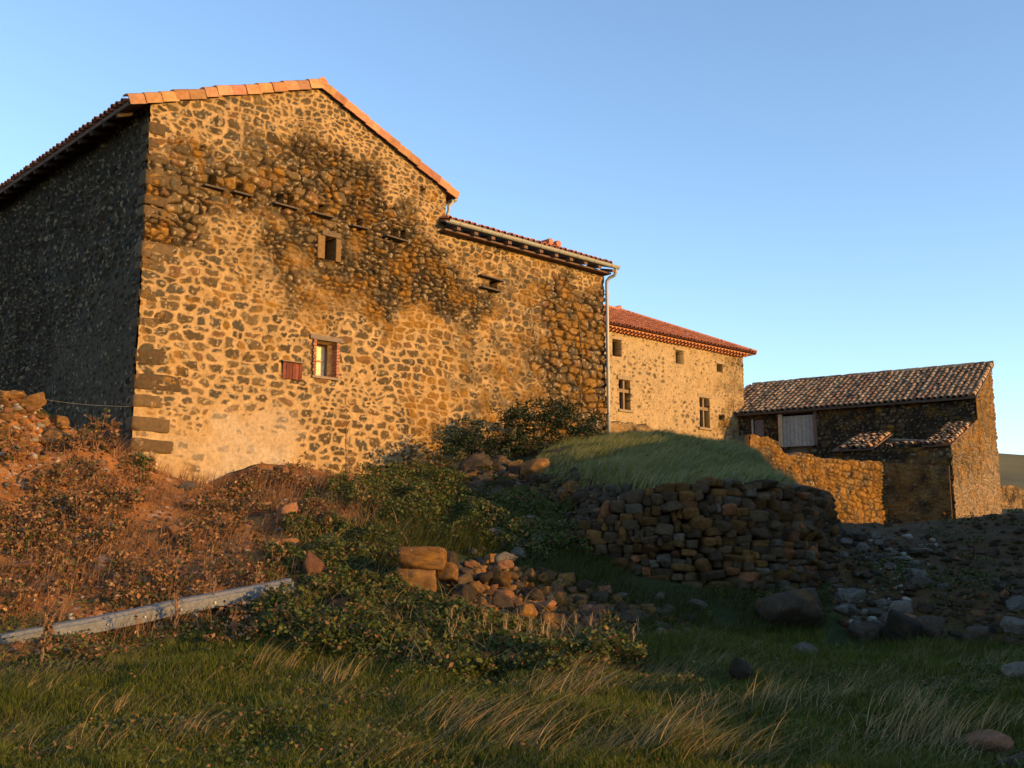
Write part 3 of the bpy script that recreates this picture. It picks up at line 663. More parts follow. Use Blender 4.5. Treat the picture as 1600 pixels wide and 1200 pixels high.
for k, r in enumerate(wins[3:5]):
    m = MB(); c = (.22, .15, .08); cw = (.16, .10, .06)
    tr_ = r[2]+(r[3]-r[2])*.64
    for q in ((r[0], r[1], tr_-.07, tr_+.07, c), ((r[0]+r[1])/2-.045, (r[0]+r[1])/2+.045, r[2], tr_-.07, c), ((r[0]+r[1])/2-.05, (r[0]+r[1])/2+.05, tr_+.07, r[3], c)):
        m.box(h2P((q[0]+q[1])/2, (q[2]+q[3])/2, -.12), q[1]-q[0], .14, q[3]-q[2], D2, N2, UP, q[4])
    wo = m.build('window', M_wall, house2)
    m = MB(); m.box(h2P((r[0]+r[1])/2, (r[2]+r[3])/2, -.25), r[1]-r[0], .02, r[3]-r[2], D2, N2, UP, (.018, .013, .010)); m.build('pane', M_wall, wo)
    m = MB(); m.box(h2P((r[0]+r[1])/2, r[3]+.09, .0), r[1]-r[0]+.3, .12, .17, D2, N2, UP, (.26, .19, .11)); m.build('lintel', M_wall, wo)
    m = MB(); m.box(h2P((r[0]+r[1])/2, r[2]-.06, .03), r[1]-r[0]+.25, .14, .1, D2, N2, UP, (.26, .19, .11)); m.build('sill', M_wall, wo)
for r in wins[:3]:
    m = MB(); m.box(h2P((r[0]+r[1])/2, (r[2]+r[3])/2, -.37), r[1]-r[0], .03, r[3]-r[2], D2, N2, UP, (.012, .01, .008)); wo = m.build('window', M_wall, house2)
    m = MB(); m.box(h2P((r[0]+r[1])/2, r[3]+.06, .0), r[1]-r[0]+.25, .1, .1, D2, N2, UP, (.3, .22, .14)); m.build('lintel', M_wall, wo)
# hipped roof
hw = W2/2+OV2; rise = hit(995, 493, C2-N2*(W2/2), N2)[2]-zE2
ang = math.atan2(rise, hw); print('house2 rise', rise, 'zE2', zE2)
vf = unit(B2*math.cos(ang)+UP*math.sin(ang)); nf = unit(N2*math.sin(ang)+UP*math.cos(ang))
Lf = hw/math.cos(ang); Q0 = E1-D2*(L2+OV2); Q0[2] = zE2
m = MB(); tot = L2+OV2
def tri(mb, pts, col): mb.add(pts, [tuple(range(len(pts)))], col)
RG = E1-D2*hw+B2*hw+UP*rise; RG0 = Q0+B2*hw+UP*rise
tri(m, [Q0, E1, RG, RG0], (.2, .08, .05)); tri(m, [E1, E1+B2*2*hw, RG], (.2, .08, .05)); tri(m, [Q0+B2*2*hw, E1+B2*2*hw, RG, RG0], (.2, .08, .05))
tri(m, [Q0-UP*.03, E1-UP*.03, E1+B2*2*hw-UP*.03, Q0+B2*2*hw-UP*.03], (.2, .1, .06))
tile_mesh(m, Q0-vf*.04, D2, vf, nf, tot, Lf, pal=pal_red, keep=lambda a, b: (tot-a) > b*math.cos(ang)-.05, r=.09, pitch=.235)
vr = unit(-D2*math.cos(ang)+UP*math.sin(ang)); nr_ = unit(D2*math.sin(ang)+UP*math.cos(ang))
tile_mesh(m, E1-vr*.04, B2, vr, nr_, 2*hw, Lf, pal=pal_red, keep=lambda a, b: a > b*math.cos(ang)-.05 and 2*hw-a > b*math.cos(ang)-.05, r=.09, pitch=.235)
m.tube([E1+UP*.06, RG+UP*.08], .12, 8, (.40, .15, .08)); m.tube([RG0+UP*.08, RG+UP*.08], .12, 8, (.40, .15, .08))
m.tube([RG-D2*.15+UP*.1, RG+D2*.12+UP*.2], .13, 8, (.42, .17, .10))
m.build('roof', M_tile, house2)
# genoise: two stepped rows of tile ends under the eaves
m = MB()
for row, (off, dz, th_) in enumerate(((.16, -.10, .05), (.36, -.03, .05))):
    m.box(h2P(L2/2+off/2, zE2+dz-.01, off/2), L2+off, off+.05, .045, D2, N2, UP, (.50, .22, .11))
    for k in range(int((L2)/.235)):
        a = (k+.5)*.235; m.tube([h2P(a, zE2+dz-.05, off-.25), h2P(a, zE2+dz-.05, off+.03)], .055, 6, (.45, .19, .10))
m.build('eave_tiles', M_tile, house2)
adopt(house2)

# ------------------------------------------------------------------ old barn
DBn = azdir(-56.5); GBn = azdir(33.5); NBn = -GBn; NGb = -DBn
CB = at(1524, 617, 44.0); zEb = CB[2]; CB0 = CB.copy(); CB0[2] = 0
tip = hit(1549, 571, CB, NGb); depthB = float(np.dot(tip-CB, GBn)); zRb = tip[2]
lft = hit(1146, 640, CB, NBn); lenB = float(np.dot(lft-CB, DBn))
cf = hit(1489, 740, CB, NGb); annD = -float(np.dot(cf-CB, GBn))
print('barn', 'depth', depthB, 'zE', zEb, 'zR', zRb, 'len', lenB, lft, 'annex', annD)
barn = empty('old_barn', CB0+DBn*lenB/2+UP*4, 'old stone barn with weathered mixed tile roof, grey plank door and a collapsing lean-to', 'barn')
def bP(u, z, off=0): return CB0+DBn*u+NBn*off+UP*z
def bfac(px, py, off=0):
    p = hit(px, py, CB0+NBn*off, NBn); return float(np.dot(p-CB0, DBn)), float(p[2])
def br(x0, y0, x1, y1, dep=.3, off=0):
    a = bfac(x1, (y0+y1)/2, off)[0]; b = bfac(x0, (y0+y1)/2, off)[0]; z1 = bfac((x0+x1)/2, y0, off)[1]; z0 = bfac((x0+x1)/2, y1, off)[1]
    return (a, b, z0, z1, dep, (.008, .006, .005))  # last entry paints the openings' inner shade near black
door = br(1224, 646, 1272, 694, .12); sm = br(1178, 655, 1194, 684, .3); hole = br(1232, 697, 1262, 716, .4)
const = lambda **k: (lambda U, V, a, b: {q: (U*0+w_ if not isinstance(w_, tuple) else w_) for q, w_ in k.items()})
stone_wall('wall', CB0, DBn, NBn, lenB, lambda u: 3, lambda u: zEb-.05, .05, const(mort=.12, deep=.7, och=.25, pale=0, small=.1, sb=.8, mc=(.17, .11, .055)), [door, sm, hole], barn, cell=(.30, .18), seed=21)  # stone and mortar toned down, wall shade put into the colour
gw_ctrl = [(1530,620,.2,.5,.9,0,0),(1545,600,.2,.5,.85,0,0),(1545,660,.2,.5,.7,0,0),(1545,720,.36,.3,.35,.1,0),(1550,780,.4,.2,.3,.1,0),(1510,720,.3,.4,.45,.0,0),(1505,780,.4,.2,.2,.1,0),(1530,700,.3,.3,.5,0,0)]
gwf_ = idw(gw_ctrl, KEYS)
def gwf(U, V, a, b):
    d = gwf_(U, V, a, b); d['mc'] = (.26, .18, .10); return d
def gtop(u):      # u from annex front (0) to back
    if u < annD: return zAnn+ (zAnnT-zAnn)*u/annD
    return zEb+(zRb-zEb)*(u-annD)/depthB
zAnn = hit(1489, 694, CB-GBn*annD, NBn)[2]; zAnnT = bfac(1532, 655)[1]
stone_wall('wall', CB0-GBn*annD, GBn, NGb, annD+depthB, lambda u: 2.4, gtop, .032, gwf, (), barn, cell=(.38, .22), seed=23)
m = MB(); prism(m, [(.2, 3), (.2, zEb-.1), (depthB, zRb-.1), (depthB, 3)], CB0+DBn*.25, GBn, lenB-.3, DBn, gcol)
m.build('light_block', M_wall, barn)  # barn's unseen core, added to block light
vB = unit(GBn*depthB+UP*(zRb-zEb)); nB = unit(np.cross(vB, DBn)); nB = nB if nB[2] > 0 else -nB
LvB = math.hypot(depthB, zRb-zEb)+.4
m = MB(); PB = bP(-.1, zEb)-vB*.35+nB*.03
slab(m, PB, DBn, vB, nB, lenB+1.1, LvB, .08, (.10, .07, .05)); tile_mesh(m, PB, DBn, vB, nB, lenB+1.1, LvB, pal=pal_old, jit=.018, pitch=.25, r=.105, tl=.42, lip=.028, colv=.5)
for k in range(int((lenB+1)/.4)):
    a_ = PB+vB*LvB+nB*.06+DBn*k*.4; m.tube([a_, a_+DBn*.44+UP*rng.normal(0, .015)], [.12, .10], 8, pal_old())
m.build('roof', M_tile, barn)
# door of grey planks, jambs
dr = MB(); npl = 8
for k in range(npl):
    a = door[0]+(door[1]-door[0])*k/npl; b = door[0]+(door[1]-door[0])*(k+1)/npl
    dr.box(bP((a+b)/2, (door[2]+door[3])/2-.1, .02+.006*(k % 2)), b-a-.012, .05, door[3]-door[2]+.0, DBn, NBn, UP, np.array([.30, .27, .23])*rng.uniform(.85, 1.1))
do = dr.build('door', M_wood, barn)
m = MB(); m.box(bP(door[1]+.10, (door[2]+door[3])/2-.05, .05), .18, .16, door[3]-door[2]+.1, DBn, NBn, UP, (.42, .30, .18)); m.build('jamb', M_wood, barn)
m = MB(); m.box(bP(door[0]-.08, (door[2]+door[3])/2-.05, .05), .12, .14, door[3]-door[2]+.1, DBn, NBn, UP, (.14, .08, .06)); m.build('jamb', M_wood, barn)
m = MB(); m.box(bP((door[0]+door[1])/2, door[3]+.08, .05), door[1]-door[0]+.4, .16, .14, DBn, NBn, UP, (.12, .08, .06)); m.build('lintel', M_wood, barn)
m = MB(); m.box(bP((sm[0]+sm[1])/2, (sm[2]+sm[3])/2, -.1), sm[1]-sm[0], .05, sm[3]-sm[2], DBn, NBn, UP, (.16, .12, .1)); m.build('shutter', M_wood, barn)
m = MB(); m.box(bP(sm[1]+.05, (sm[2]+sm[3])/2, .02), .08, .1, sm[3]-sm[2], DBn, NBn, UP, (.35, .27, .2)); m.build('jamb', M_wood, barn)
# lean-to: low front wall and broken roof
aL = bfac(1300, 705, annD)[0]
stone_wall('wall', CB0-GBn*annD, DBn, NBn, aL, lambda u: 2.6, lambda u: zAnn-.05, .05, const(mort=.25, deep=.5, och=.2, pale=0, sb=.8, mc=(.16, .11, .055)), (), barn, seed=25)
vA = unit(GBn*annD+UP*(zAnnT-zAnn)); nA = unit(np.cross(vA, DBn)); nA = nA if nA[2] > 0 else -nA
PA = bP(-.05, zAnn, annD)+nA*.03-vA*.2; LA = math.hypot(annD, zAnnT-zAnn)+.15
m = MB(); x1 = bfac(1440, 695, annD)[0]; x2 = bfac(1362, 690, annD)[0]
slab(m, PA, DBn, vA, nA, x1, LA*.8, .05); tile_mesh(m, PA, DBn, vA, nA, x1, LA*.8, pal=pal_old, jit=.03, pitch=.25, r=.1)
tile_mesh(m, PA+DBn*x1, DBn, vA, nA, x2-x1, .5, pal=pal_old, jit=.05, pitch=.26, r=.1)
slab(m, PA+DBn*x2, DBn, vA, nA, aL-x2, LA*.55, .05); tile_mesh(m, PA+DBn*x2, DBn, vA, nA, aL-x2, LA*.55, pal=pal_old, jit=.04, pitch=.26, r=.1)
m.build('lean_to_roof', M_tile, barn)
for (x0, y0, xb, yb) in ((1362,686,1462,690),(1375,700,1392,686)):
    a = bfac(x0, y0, annD*.5); b = bfac(xb, yb, annD*.5); m = MB(); m.tube([bP(*a, annD*.5), bP(*b, annD*.5)], .055, 6, (.22, .16, .11)); m.build('roof_pole', M_wood, barn)
adopt(barn)

# ------------------------------------------------------------------ yard walls
KY = bP(0, 0, annD+.18); uK = bfac(1383, 770, annD+.18)[0]; KC = bP(uK, 0, annD+.18)
DY = azdir(46.0); NY = azdir(46.0+90)
def yfac(px, py): p = hit(px, py, KC, NY); return float(np.dot(KC-p, DY)), float(p[2])
lenY = yfac(1172, 700)[0]
prof = sorted([yfac(x, y) for x, y in ((1383,722),(1340,720),(1300,717),(1275,714),(1258,706),(1250,708),(1235,714),(1222,700),(1212,688),(1195,682),(1180,680),(1172,679))])
us_, zs_ = [p[0] for p in prof], [p[1] for p in prof]
yfn_ = idw([(1200,720,.22,.5,.7,0,0),(1260,760,.16,.6,.95,0,0),(1330,760,.12,.7,1.1,0,0),(1370,800,.12,.7,1.1,0,0),(1300,800,.12,.7,1.1,0,0)], KEYS)
def yfn(U, V, a, b):
    d = yfn_(U, V, a, b); d['mc'] = (.28, .14, .035); return d
yw = stone_wall('yard_wall', KC-DY*lenY, DY, NY, lenY, lambda u: 2.5, lambda u: float(np.interp(lenY-u, us_, zs_))+.05*math.sin(u*7)*math.sin(u*2.3), .03, yfn, (), None, cell=(.40, .22), seed=31, thick=.5)
tag(yw, 'sunlit ochre yard wall with uneven crest in front of the barn', 'wall')
tw = bfac(1490, 727, annD+.18)[1]
yw2 = stone_wall('yard_wall', KY+DBn*.1, DBn, NBn, uK-.1, lambda u: 2.4, lambda u: tw+(zs_[0]-tw)*u/uK, .04, const(mort=.2, deep=.4, och=.75, pale=0, small=.1, sb=1.1, mc=(.24, .14, .05)), (), None, cell=(.26, .15), seed=33, thick=.45)
tag(yw2, 'shaded low stone wall running along the foot of the lean-to', 'wall')
# low stone bank behind the mound by the downpipe, and field wall at far right
a = at(948, 700, 34.5); b = at(1046, 700, 36.5); a[2] = b[2] = 0; dd = unit(b-a); nn = V3((dd[1], -dd[0], 0)); lw = float(np.linalg.norm(b-a)); ztop = at(990, 659, 35.3)[2]
lw_o = stone_wall('low_wall', a, dd, nn, lw, lambda u: 3.8, lambda u: ztop-.55*max(0, (u/lw-.6)/.4)**2-.1*abs(math.sin(u*5)), .04, const(mort=.2, deep=.4, och=.5, pale=0, small=.3), (), None, cell=(.2, .12), seed=35, thick=.5)
tag(lw_o, 'low crumbling stone wall between the grass mound and the farmhouse', 'wall')
a = at(1566, 800, 60); b = at(1760, 800, 75); za = at(1580, 762, 61)[2]; a[2] = b[2] = 0; dd = unit(b-a); nn = V3((dd[1], -dd[0], 0))
fw = stone_wall('field_wall', a, dd, nn, float(np.linalg.norm(b-a)), lambda u: 2.0, lambda u: za+.15*math.sin(u), .08, const(mort=.12, deep=.5, och=.2, pale=0, small=.1, sb=.6), (), None, cell=(.4, .25), seed=37, thick=.6)
tag(fw, 'reddish field wall beyond the barn at the right edge', 'wall')
#PART2
# ------------------------------------------------------------------ rocks
def rock_mesh(seed, sub=3, box=False, ang=16, lo=.62):
    r = np.random.default_rng(seed); bm = bmesh.new(); bmesh.ops.create_icosphere(bm, subdivisions=sub, radius=1)
    d = np.array([v.co[:] for v in bm.verts]); d /= np.linalg.norm(d, axis=1)[:, None]
    n = r.normal(size=(ang, 3)); n /= np.linalg.norm(n, axis=1)[:, None]; k = r.uniform(lo, 1.0, ang)
    if box:
        n = np.concatenate([n*.999, np.eye(3), -np.eye(3)]); k = np.concatenate([k+.34, r.uniform(.70, .82, 6)])
        q = r.normal(0, .08, (len(n), 3)); n = n+q; n /= np.linalg.norm(n, axis=1)[:, None]
    t = k[None]/np.maximum(d@n.T, 1e-3); t = np.sort(t, axis=1); rad = np.minimum(t[:, 0], 1.3)
    rad = rad*.94+np.minimum(t[:, 1], 1.25)*.06
    rad = rad*(1+(fbm(d[:, 0]*2.2+5, d[:, 1]*2.2+d[:, 2]*1.7+5, seed % 50, 3)-.5)*.20+(fbm(d[:, 0]*6+9, d[:, 1]*6+d[:, 2]*5+9, seed % 40, 2)-.5)*.09)
    P = d*rad[:, None]
    for v, p in zip(bm.verts, P): v.co = p
    F = [tuple(v.index for v in f.verts) for f in bm.faces]; bm.free()
    return P, np.array(F)
build_quoins(); adopt(house)
def rock_data(i, mat, sub=3, box=False):
    P, F = rock_mesh(i, sub, box); me = bpy.data.meshes.new('rock'); me.from_pydata(P.tolist(), [], F.tolist()); me.materials.append(mat)
    me.polygons.foreach_set('use_smooth', np.ones(len(F), bool)) if sub > 3 else None
    return me
RD = {}
for nm, mt in (('dark', M_rock), ('pale', M_rockp), ('red', M_rockr), ('ochre', M_rocko)):
    RD[nm] = [rock_data(100+k*7, mt, 4, k % 3 == 0) for k in range(7)]
def rock(kind, x, y, size, label, group=None, cat='stone', name='rock', fl=.7, rot=None, sink=.25, dz=0, mesh=None):
    o = bpy.data.objects.new(name, mesh or RD[kind][rng.integers(7)]); COL.objects.link(o)
    sx, sy, sz = (size if np.ndim(size) else (size*rng.uniform(.85, 1.25), size*rng.uniform(.75, 1.1), size*fl*rng.uniform(.8, 1.15)))
    o.scale = (sx/2, sy/2, sz/2); o.rotation_euler = rot if rot is not None else (rng.uniform(-.3, .3), rng.uniform(-.3, .3), rng.uniform(0, 6.3))
    o.location = (float(x), float(y), float(gz(x, y))+sz*(.5-sink)+dz); tag(o, label, cat, group); return o
RM = [rock_mesh(900+k, 2, k % 3 == 0, 9) for k in range(10)]
def rubble(name, poly, n, smin, smax, cols, label, pw=2.0, cat='rubble', sink=.25, fl=.65, ycap=45):
    xs = [q[0] for q in poly]; ys = [q[1] for q in poly]; Vv = []; Ff = []; Cc = []; nn = 0; k = 0; tr_ = 0
    while k < n and tr_ < n*20:
        tr_ += 1; px = rng.uniform(min(xs), max(xs)); py = rng.uniform(min(ys), max(ys))
        if not inpoly(np.array(px), np.array(py), poly): continue
        p = grab(px, py)
        if p[1] > ycap: continue
        k += 1; s_ = smin+(smax-smin)*rng.random()**pw; P, F = RM[rng.integers(10)]; a = rng.uniform(0, 6.28); R_ = np.array([[math.cos(a), -math.sin(a), 0], [math.sin(a), math.cos(a), 0], [0, 0, 1]])
        W = (P*np.array([rng.uniform(.8, 1.4), rng.uniform(.7, 1), fl*rng.uniform(.7, 1.3)])*s_/2)@R_.T; W[:, 2] += W[:, 0]*rng.uniform(-.3, .3); W = W+p+V3((0, 0, s_*(.3-sink)))
        Vv.append(W); Ff.append(F+nn); nn += len(W); Cc.append(np.tile(np.array(cols[rng.integers(len(cols))])*rng.uniform(.6, 1.3), (len(W), 1)))
    o = mk(name, np.concatenate(Vv), np.concatenate(Ff), M_dry, None, np.concatenate(Cc)); tag(o, label, cat, kind='stuff'); return o
CD = (.050, .036, .024); CP = (.10, .082, .058); CR = (.17, .075, .038); CO = (.15, .075, .022); CW = (.26, .22, .17)
rubble('heap_rubble', [(690,890),(760,880),(860,900),(960,930),(1060,960),(1090,1000),(930,990),(800,985),(700,945)], 700, .06, .26, [CD, CO, CR, CO, CP], 'small stones filling the gaps of the heap beside the pillar')
rubble('spill_rubble', [(690,722),(790,720),(900,740),(985,770),(985,880),(900,850),(820,800),(700,760)], 1000, .06, .32, [CD, CD, CD, CO, CP], 'small dark stones of the collapsed terrace end')
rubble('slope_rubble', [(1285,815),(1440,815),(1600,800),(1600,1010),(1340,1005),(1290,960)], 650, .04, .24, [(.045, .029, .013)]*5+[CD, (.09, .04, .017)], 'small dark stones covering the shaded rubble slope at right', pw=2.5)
rubble('pale_debris', [(1290,830),(1400,830),(1480,850),(1430,905),(1400,990),(1340,1000),(1310,940),(1370,890)], 260, .04, .2, [CP, CW, CP, CD], 'pale broken plaster and stone bits streaming down right of the terrace wall')
rubble('gravel', [(0,720),(200,720),(330,770),(560,740),(560,880),(420,940),(200,1020),(0,1030)], 3600, .02, .12, [CR, (.26, .12, .05), CW, CP, (.22, .10, .05), (.10, .05, .025)], 'gravel and little stones strewn on the red slope', pw=3, cat='gravel')
rubble('bank_rubble', [(0,615),(60,615),(112,672),(120,705),(60,720),(0,720)], 260, .05, .22, [CO, CR, CR, CO, CW], 'small ochre stones packed in the left earth bank')
# single boulders, each with its own look
def bould(kind, px, py, w, label, fl=.7, **k):
    p = grab(px, py); return rock(kind, p[0], p[1], w*p[1]/1700., label, fl=fl, cat=k.pop('cat', 'boulder'), name='boulder', **k)
bould('dark', 1245, 978, 92, 'big smooth brown boulder at the foot of the terrace wall corner', .72, sink=.12, rot=(.1, .05, .4), mesh=RD['dark'][1])
bould('dark', 1408, 1000, 58, 'rounded brown boulder at the bottom edge of the rubble slope, tallest there', .9, sink=.15)
bould('dark', 1455, 1000, 46, 'brown boulder touching the right of the rounded one below the rubble slope', .8, sink=.15)
bould('dark', 1528, 1010, 54, 'dark purplish boulder below the rubble slope near the right edge', .75, sink=.15)
bould('dark', 1350, 998, 52, 'low brown boulder left of the rounded ones under the rubble slope', .7)
bould('pale', 1262, 1026, 44, 'pale flat stone lying alone in the shaded grass', .4)
bould('dark', 1158, 1064, 40, 'small dark block standing in the meadow grass', .8, sink=.05, rot=(0, 0, .6))
bould('pale', 1592, 1060, 40, 'grey lichen spotted boulder at the right edge of the meadow', .9)
bould('red', 1540, 1165, 120, 'pinkish grey rock half buried in the bottom right corner', .35, sink=.5)
bould('dark', 1590, 1200, 80, 'dark flat rock in the bottom right corner in front of the pink one', .45, sink=.3)
bould('red', 388, 742, 42, 'flat reddish stone lying against the foot of the gable', .35)
bould('red', 440, 742, 36, 'rounded reddish stone beside the flat one below the gable', .6)
bould('red', 447, 822, 34, 'upright pinkish stone on the weedy slope', 1.1, sink=.1)
bould('red', 272, 840, 34, 'smooth red oval stone on the bare red slope', .75)
bould('red', 297, 792, 28, 'small red stone near the hollow under the gable corner', .6)
bould('pale', 292, 765, 24, 'small pale stone at the base of the gable below the corner', .6)
bould('red', 515, 782, 34, 'flat pinkish stone among the weeds under the lower window', .6)
bould('red', 450, 868, 34, 'angular reddish stone in the weeds above the metal beam', .9)
bould('red', 488, 918, 40, 'tilted triangular brown stone beside the end of the metal beam', 1.3, sink=.1)
bould('red', 535, 952, 38, 'lumpy pinkish stone low in the green weeds', .7)
bould('ochre', 82, 700, 46, 'ochre boulder under the crest of the left earth bank', .8)
bould('ochre', 52, 640, 38, 'jagged ochre block on top of the left earth bank', .7, sink=.1)
bould('ochre', 92, 672, 30, 'small ochre block on the right shoulder of the left earth bank', .7, sink=.1)
bould('ochre', 18, 625, 36, 'flat ochre block at the left end of the bank crest', .5, sink=.2)
bould('red', 38, 897, 50, 'pinkish flat stone on the red slope at the left edge', .4)
# block slab on its pedestal
p = grab(645, 915); pz = p[2]; D_ = p[1]
def slabrock(seed, mat): return rock_data(seed, mat, 4, True)
cap = at(660, 872, D_); rock('ochre', cap[0], cap[1], (.95, .62, .40), 'big squared brown block resting on top of the orange rock pillar', None, 'boulder', 'boulder', rot=(0, .03, .25), mesh=slabrock(300, M_rocko)).location = tuple(cap)
cap2 = at(650, 912, D_+.05); rock('ochre', cap2[0], cap2[1], (.75, .6, .62), 'orange rock pillar carrying the squared block', None, 'boulder', 'boulder', rot=(.05, 0, .1), mesh=slabrock(303, M_rocko)).location = tuple(cap2)
cap3 = at(700, 895, D_+.1); rock('ochre', cap3[0], cap3[1], .42, 'orange stone wedged under the right end of the squared block', None, 'boulder', 'boulder').location = tuple(cap3)
# rock pile spilling to the right (lit) and down to the meadow
def scatter(poly, n, smin, smax, kinds, label, group, mind=.55, pw=1.3, sink=.3, ycap=60):
    xs = [q[0] for q in poly]; ys = [q[1] for q in poly]; done = []; tries = 0
    while len(done) < n and tries < n*30:
        tries += 1; px = rng.uniform(min(xs), max(xs)); py = rng.uniform(min(ys), max(ys))
        if not inpoly(np.array(px), np.array(py), poly): continue
        p = grab(px, py); 
        if p[1] > ycap: continue
        s = smin+(smax-smin)*rng.random()**pw
        if any((p[0]-a)**2+(p[1]-b)**2 < (mind*(s+c)/2*1.1)**2 for a, b, c in done): continue
        rock(kinds[rng.integers(len(kinds))], p[0], p[1], s, label, group, fl=rng.uniform(.55, .85), sink=sink); done.append((p[0], p[1], s))
    return done
scatter([(690,890),(760,880),(860,900),(960,930),(1010,985),(930,990),(800,975),(700,935)], 75, .14, .42, ['ochre', 'dark', 'red', 'ochre', 'dark'], 'angular brown or ochre stone in the heap spilling right of the pillar', 'stones of the heap beside the pillar', sink=.15)
scatter([(1000,930),(1100,950),(1080,1000),(960,990)], 14, .14, .4, ['dark', 'pale'], 'grey stone in the dark hollow below the terrace wall', 'stones below the terrace wall', sink=.25)
scatter([(700,725),(790,720),(870,760),(980,800),(985,870),(900,850),(820,800),(730,770)], 66, .18, .44, ['dark', 'dark', 'dark', 'ochre'], 'dark stone of the collapsed spill left of the terrace wall', 'stones of the collapsed terrace end', sink=.2)
scatter([(690,715),(860,700),(900,730),(800,760),(700,745)], 14, .3, .7, ['ochre', 'dark'], 'ochre rock at the top of the spill below the fig shrub', 'rocks under the shrub', sink=.3)
scatter([(720,830),(830,820),(860,880),(740,890)], 16, .16, .5, ['pale', 'dark', 'pale'], 'grey lichened stone in the grass above the stone heap', 'stones in the grass above the heap', sink=.25)
scatter([(1290,815),(1340,835),(1480,850),(1460,900),(1400,930),(1340,1000),(1290,960),(1285,880)], 42, .10, .34, ['pale', 'pale', 'dark'], 'pale broken stone in the rubble stream right of the terrace wall', 'pale rubble stream', sink=.2)
scatter([(1380,905),(1600,880),(1600,1005),(1350,1000)], 26, .14, .46, ['dark', 'dark', 'red', 'dark', 'pale'], 'dark rounded stone on the shaded rubble slope at right', 'stones on the right rubble slope', sink=.35)
scatter([(1440,820),(1600,805),(1600,890),(1470,890)], 8, .08, .3, ['dark', 'red'], 'small dark stone high on the shaded rubble slope', 'small stones high on the rubble slope', sink=.35)
scatter([(0,720),(200,740),(330,800),(560,760),(560,860),(300,960),(0,980)], 7, .12, .22, ['red', 'red', 'pale'], 'little reddish stone scattered on the red weedy slope', 'little stones on the red slope', sink=.3, pw=2)
scatter([(0,620),(60,620),(110,670),(120,700),(60,700),(0,690)], 16, .12, .30, ['ochre', 'red'], 'ochre stone embedded in the left earth bank', 'stones in the left bank', sink=.35)
for a, b, ww in ((1430,868,40),(1408,878,30),(1390,890,26),(1365,962,34),(1380,948,30),(1330,940,50),(1590,952,46),(1318,960,40)):
    p = grab(a, b); rock('pale', p[0], p[1], ww*p[1]/1700, 'whitish flat slab fragment in the rubble right of the terrace wall', 'whitish slab fragments', 'stone', fl=.35, sink=.1)

# ------------------------------------------------------------------ dry stone terrace wall (real stones in courses)
wp = path[4:10]; seg = np.linalg.norm(np.diff(wp, axis=0), axis=1); cum = np.concatenate([[0], np.cumsum(seg)])
def wpos(s):
    i = min(max(np.searchsorted(cum, s)-1, 0), len(seg)-1); t = (s-cum[i])/seg[i]; a = wp[i]; b = wp[i+1]; d = (b-a)/seg[i]; return a+(b-a)*t, d
bases = [rock_mesh(500+k, 3, True, 9) if k % 4 else rock_mesh(500+k, 3, False, 14, .8) for k in range(14)]
Vs = []; Fs = []; Cs = []; nn_ = 0
Ltot = cum[-1]
ztopf = lambda s: float(np.interp(s, [-.9, -.3, .5, cum[1], cum[2], cum[3], cum[4], cum[5]], [2.05, 2.45, 2.75, 2.88, 2.88, 2.80, 2.75, 2.6]))
def add_stone(c, t3, n3, L, Dp, Hh, col):
    global nn_
    P, F = bases[rng.integers(14)]; sgn = rng.choice([-1, 1]); up_ = unit(UP+t3*rng.normal(0, .08)+n3*rng.normal(0, .05)); t3 = unit(t3-up_*np.dot(t3, up_)); n3 = np.cross(up_, t3)
    P2_ = P/.80
    W = c+P2_[:, :1]*sgn*L/2*t3+P2_[:, 1:2]*Dp/2*n3+P2_[:, 2:3]*Hh/2*up_
    Vs.append(W); Fs.append((F if sgn > 0 else F[:, ::-1])+nn_); nn_ += len(W)
    Cs.append(np.tile(col, (len(W), 1)))
z = .55; 
while z < 3.05:
    h = rng.uniform(.10, .18) if z > 1.0 else rng.uniform(.13, .22); s = -1.1+rng.uniform(0, .2)
    while s < Ltot:
        L = rng.choice([rng.uniform(.10, .20), rng.uniform(.18, .38)])*(1.1 if z < 1.5 else .9)
        sc_ = s+L/2; pos, d = wpos(sc_)
        if sc_ < 0: pos = wp[0]+(wp[1]-wp[0])/seg[0]*sc_+V3((0, -.25*sc_)); 
        hz = z+h/2+.09*math.sin(sc_*1.3)+.05*math.sin(sc_*3.1+z*2)+rng.normal(0, .022)
        top = ztopf(sc_)
        if hz+h/2 < top+.05:
            t3 = V3((d[0], d[1], 0)); n3 = V3((-d[1], d[0], 0))
            lean = (hz-1.0)*.10
            c = V3((pos[0], pos[1], hz))+n3*(lean-.12+rng.normal(0, .03))
            q = rng.random(); base = np.array([.078, .050, .026]) if q < .5 else (np.array([.13, .065, .018]) if q < .82 else (np.array([.11, .09, .062]) if q < .92 else np.array([.17, .07, .028])))
            add_stone(c, t3, n3, L*1.08, .45, h*rng.uniform(.95, 1.3), base*rng.uniform(.35, .95))
        s += L
    z += h
tw_ = mk('terrace_wall', np.concatenate(Vs), np.concatenate(Fs), M_dry, None, np.concatenate(Cs))
tag(tw_, 'curved dry stone retaining wall in shade holding up the grass mound', 'wall')

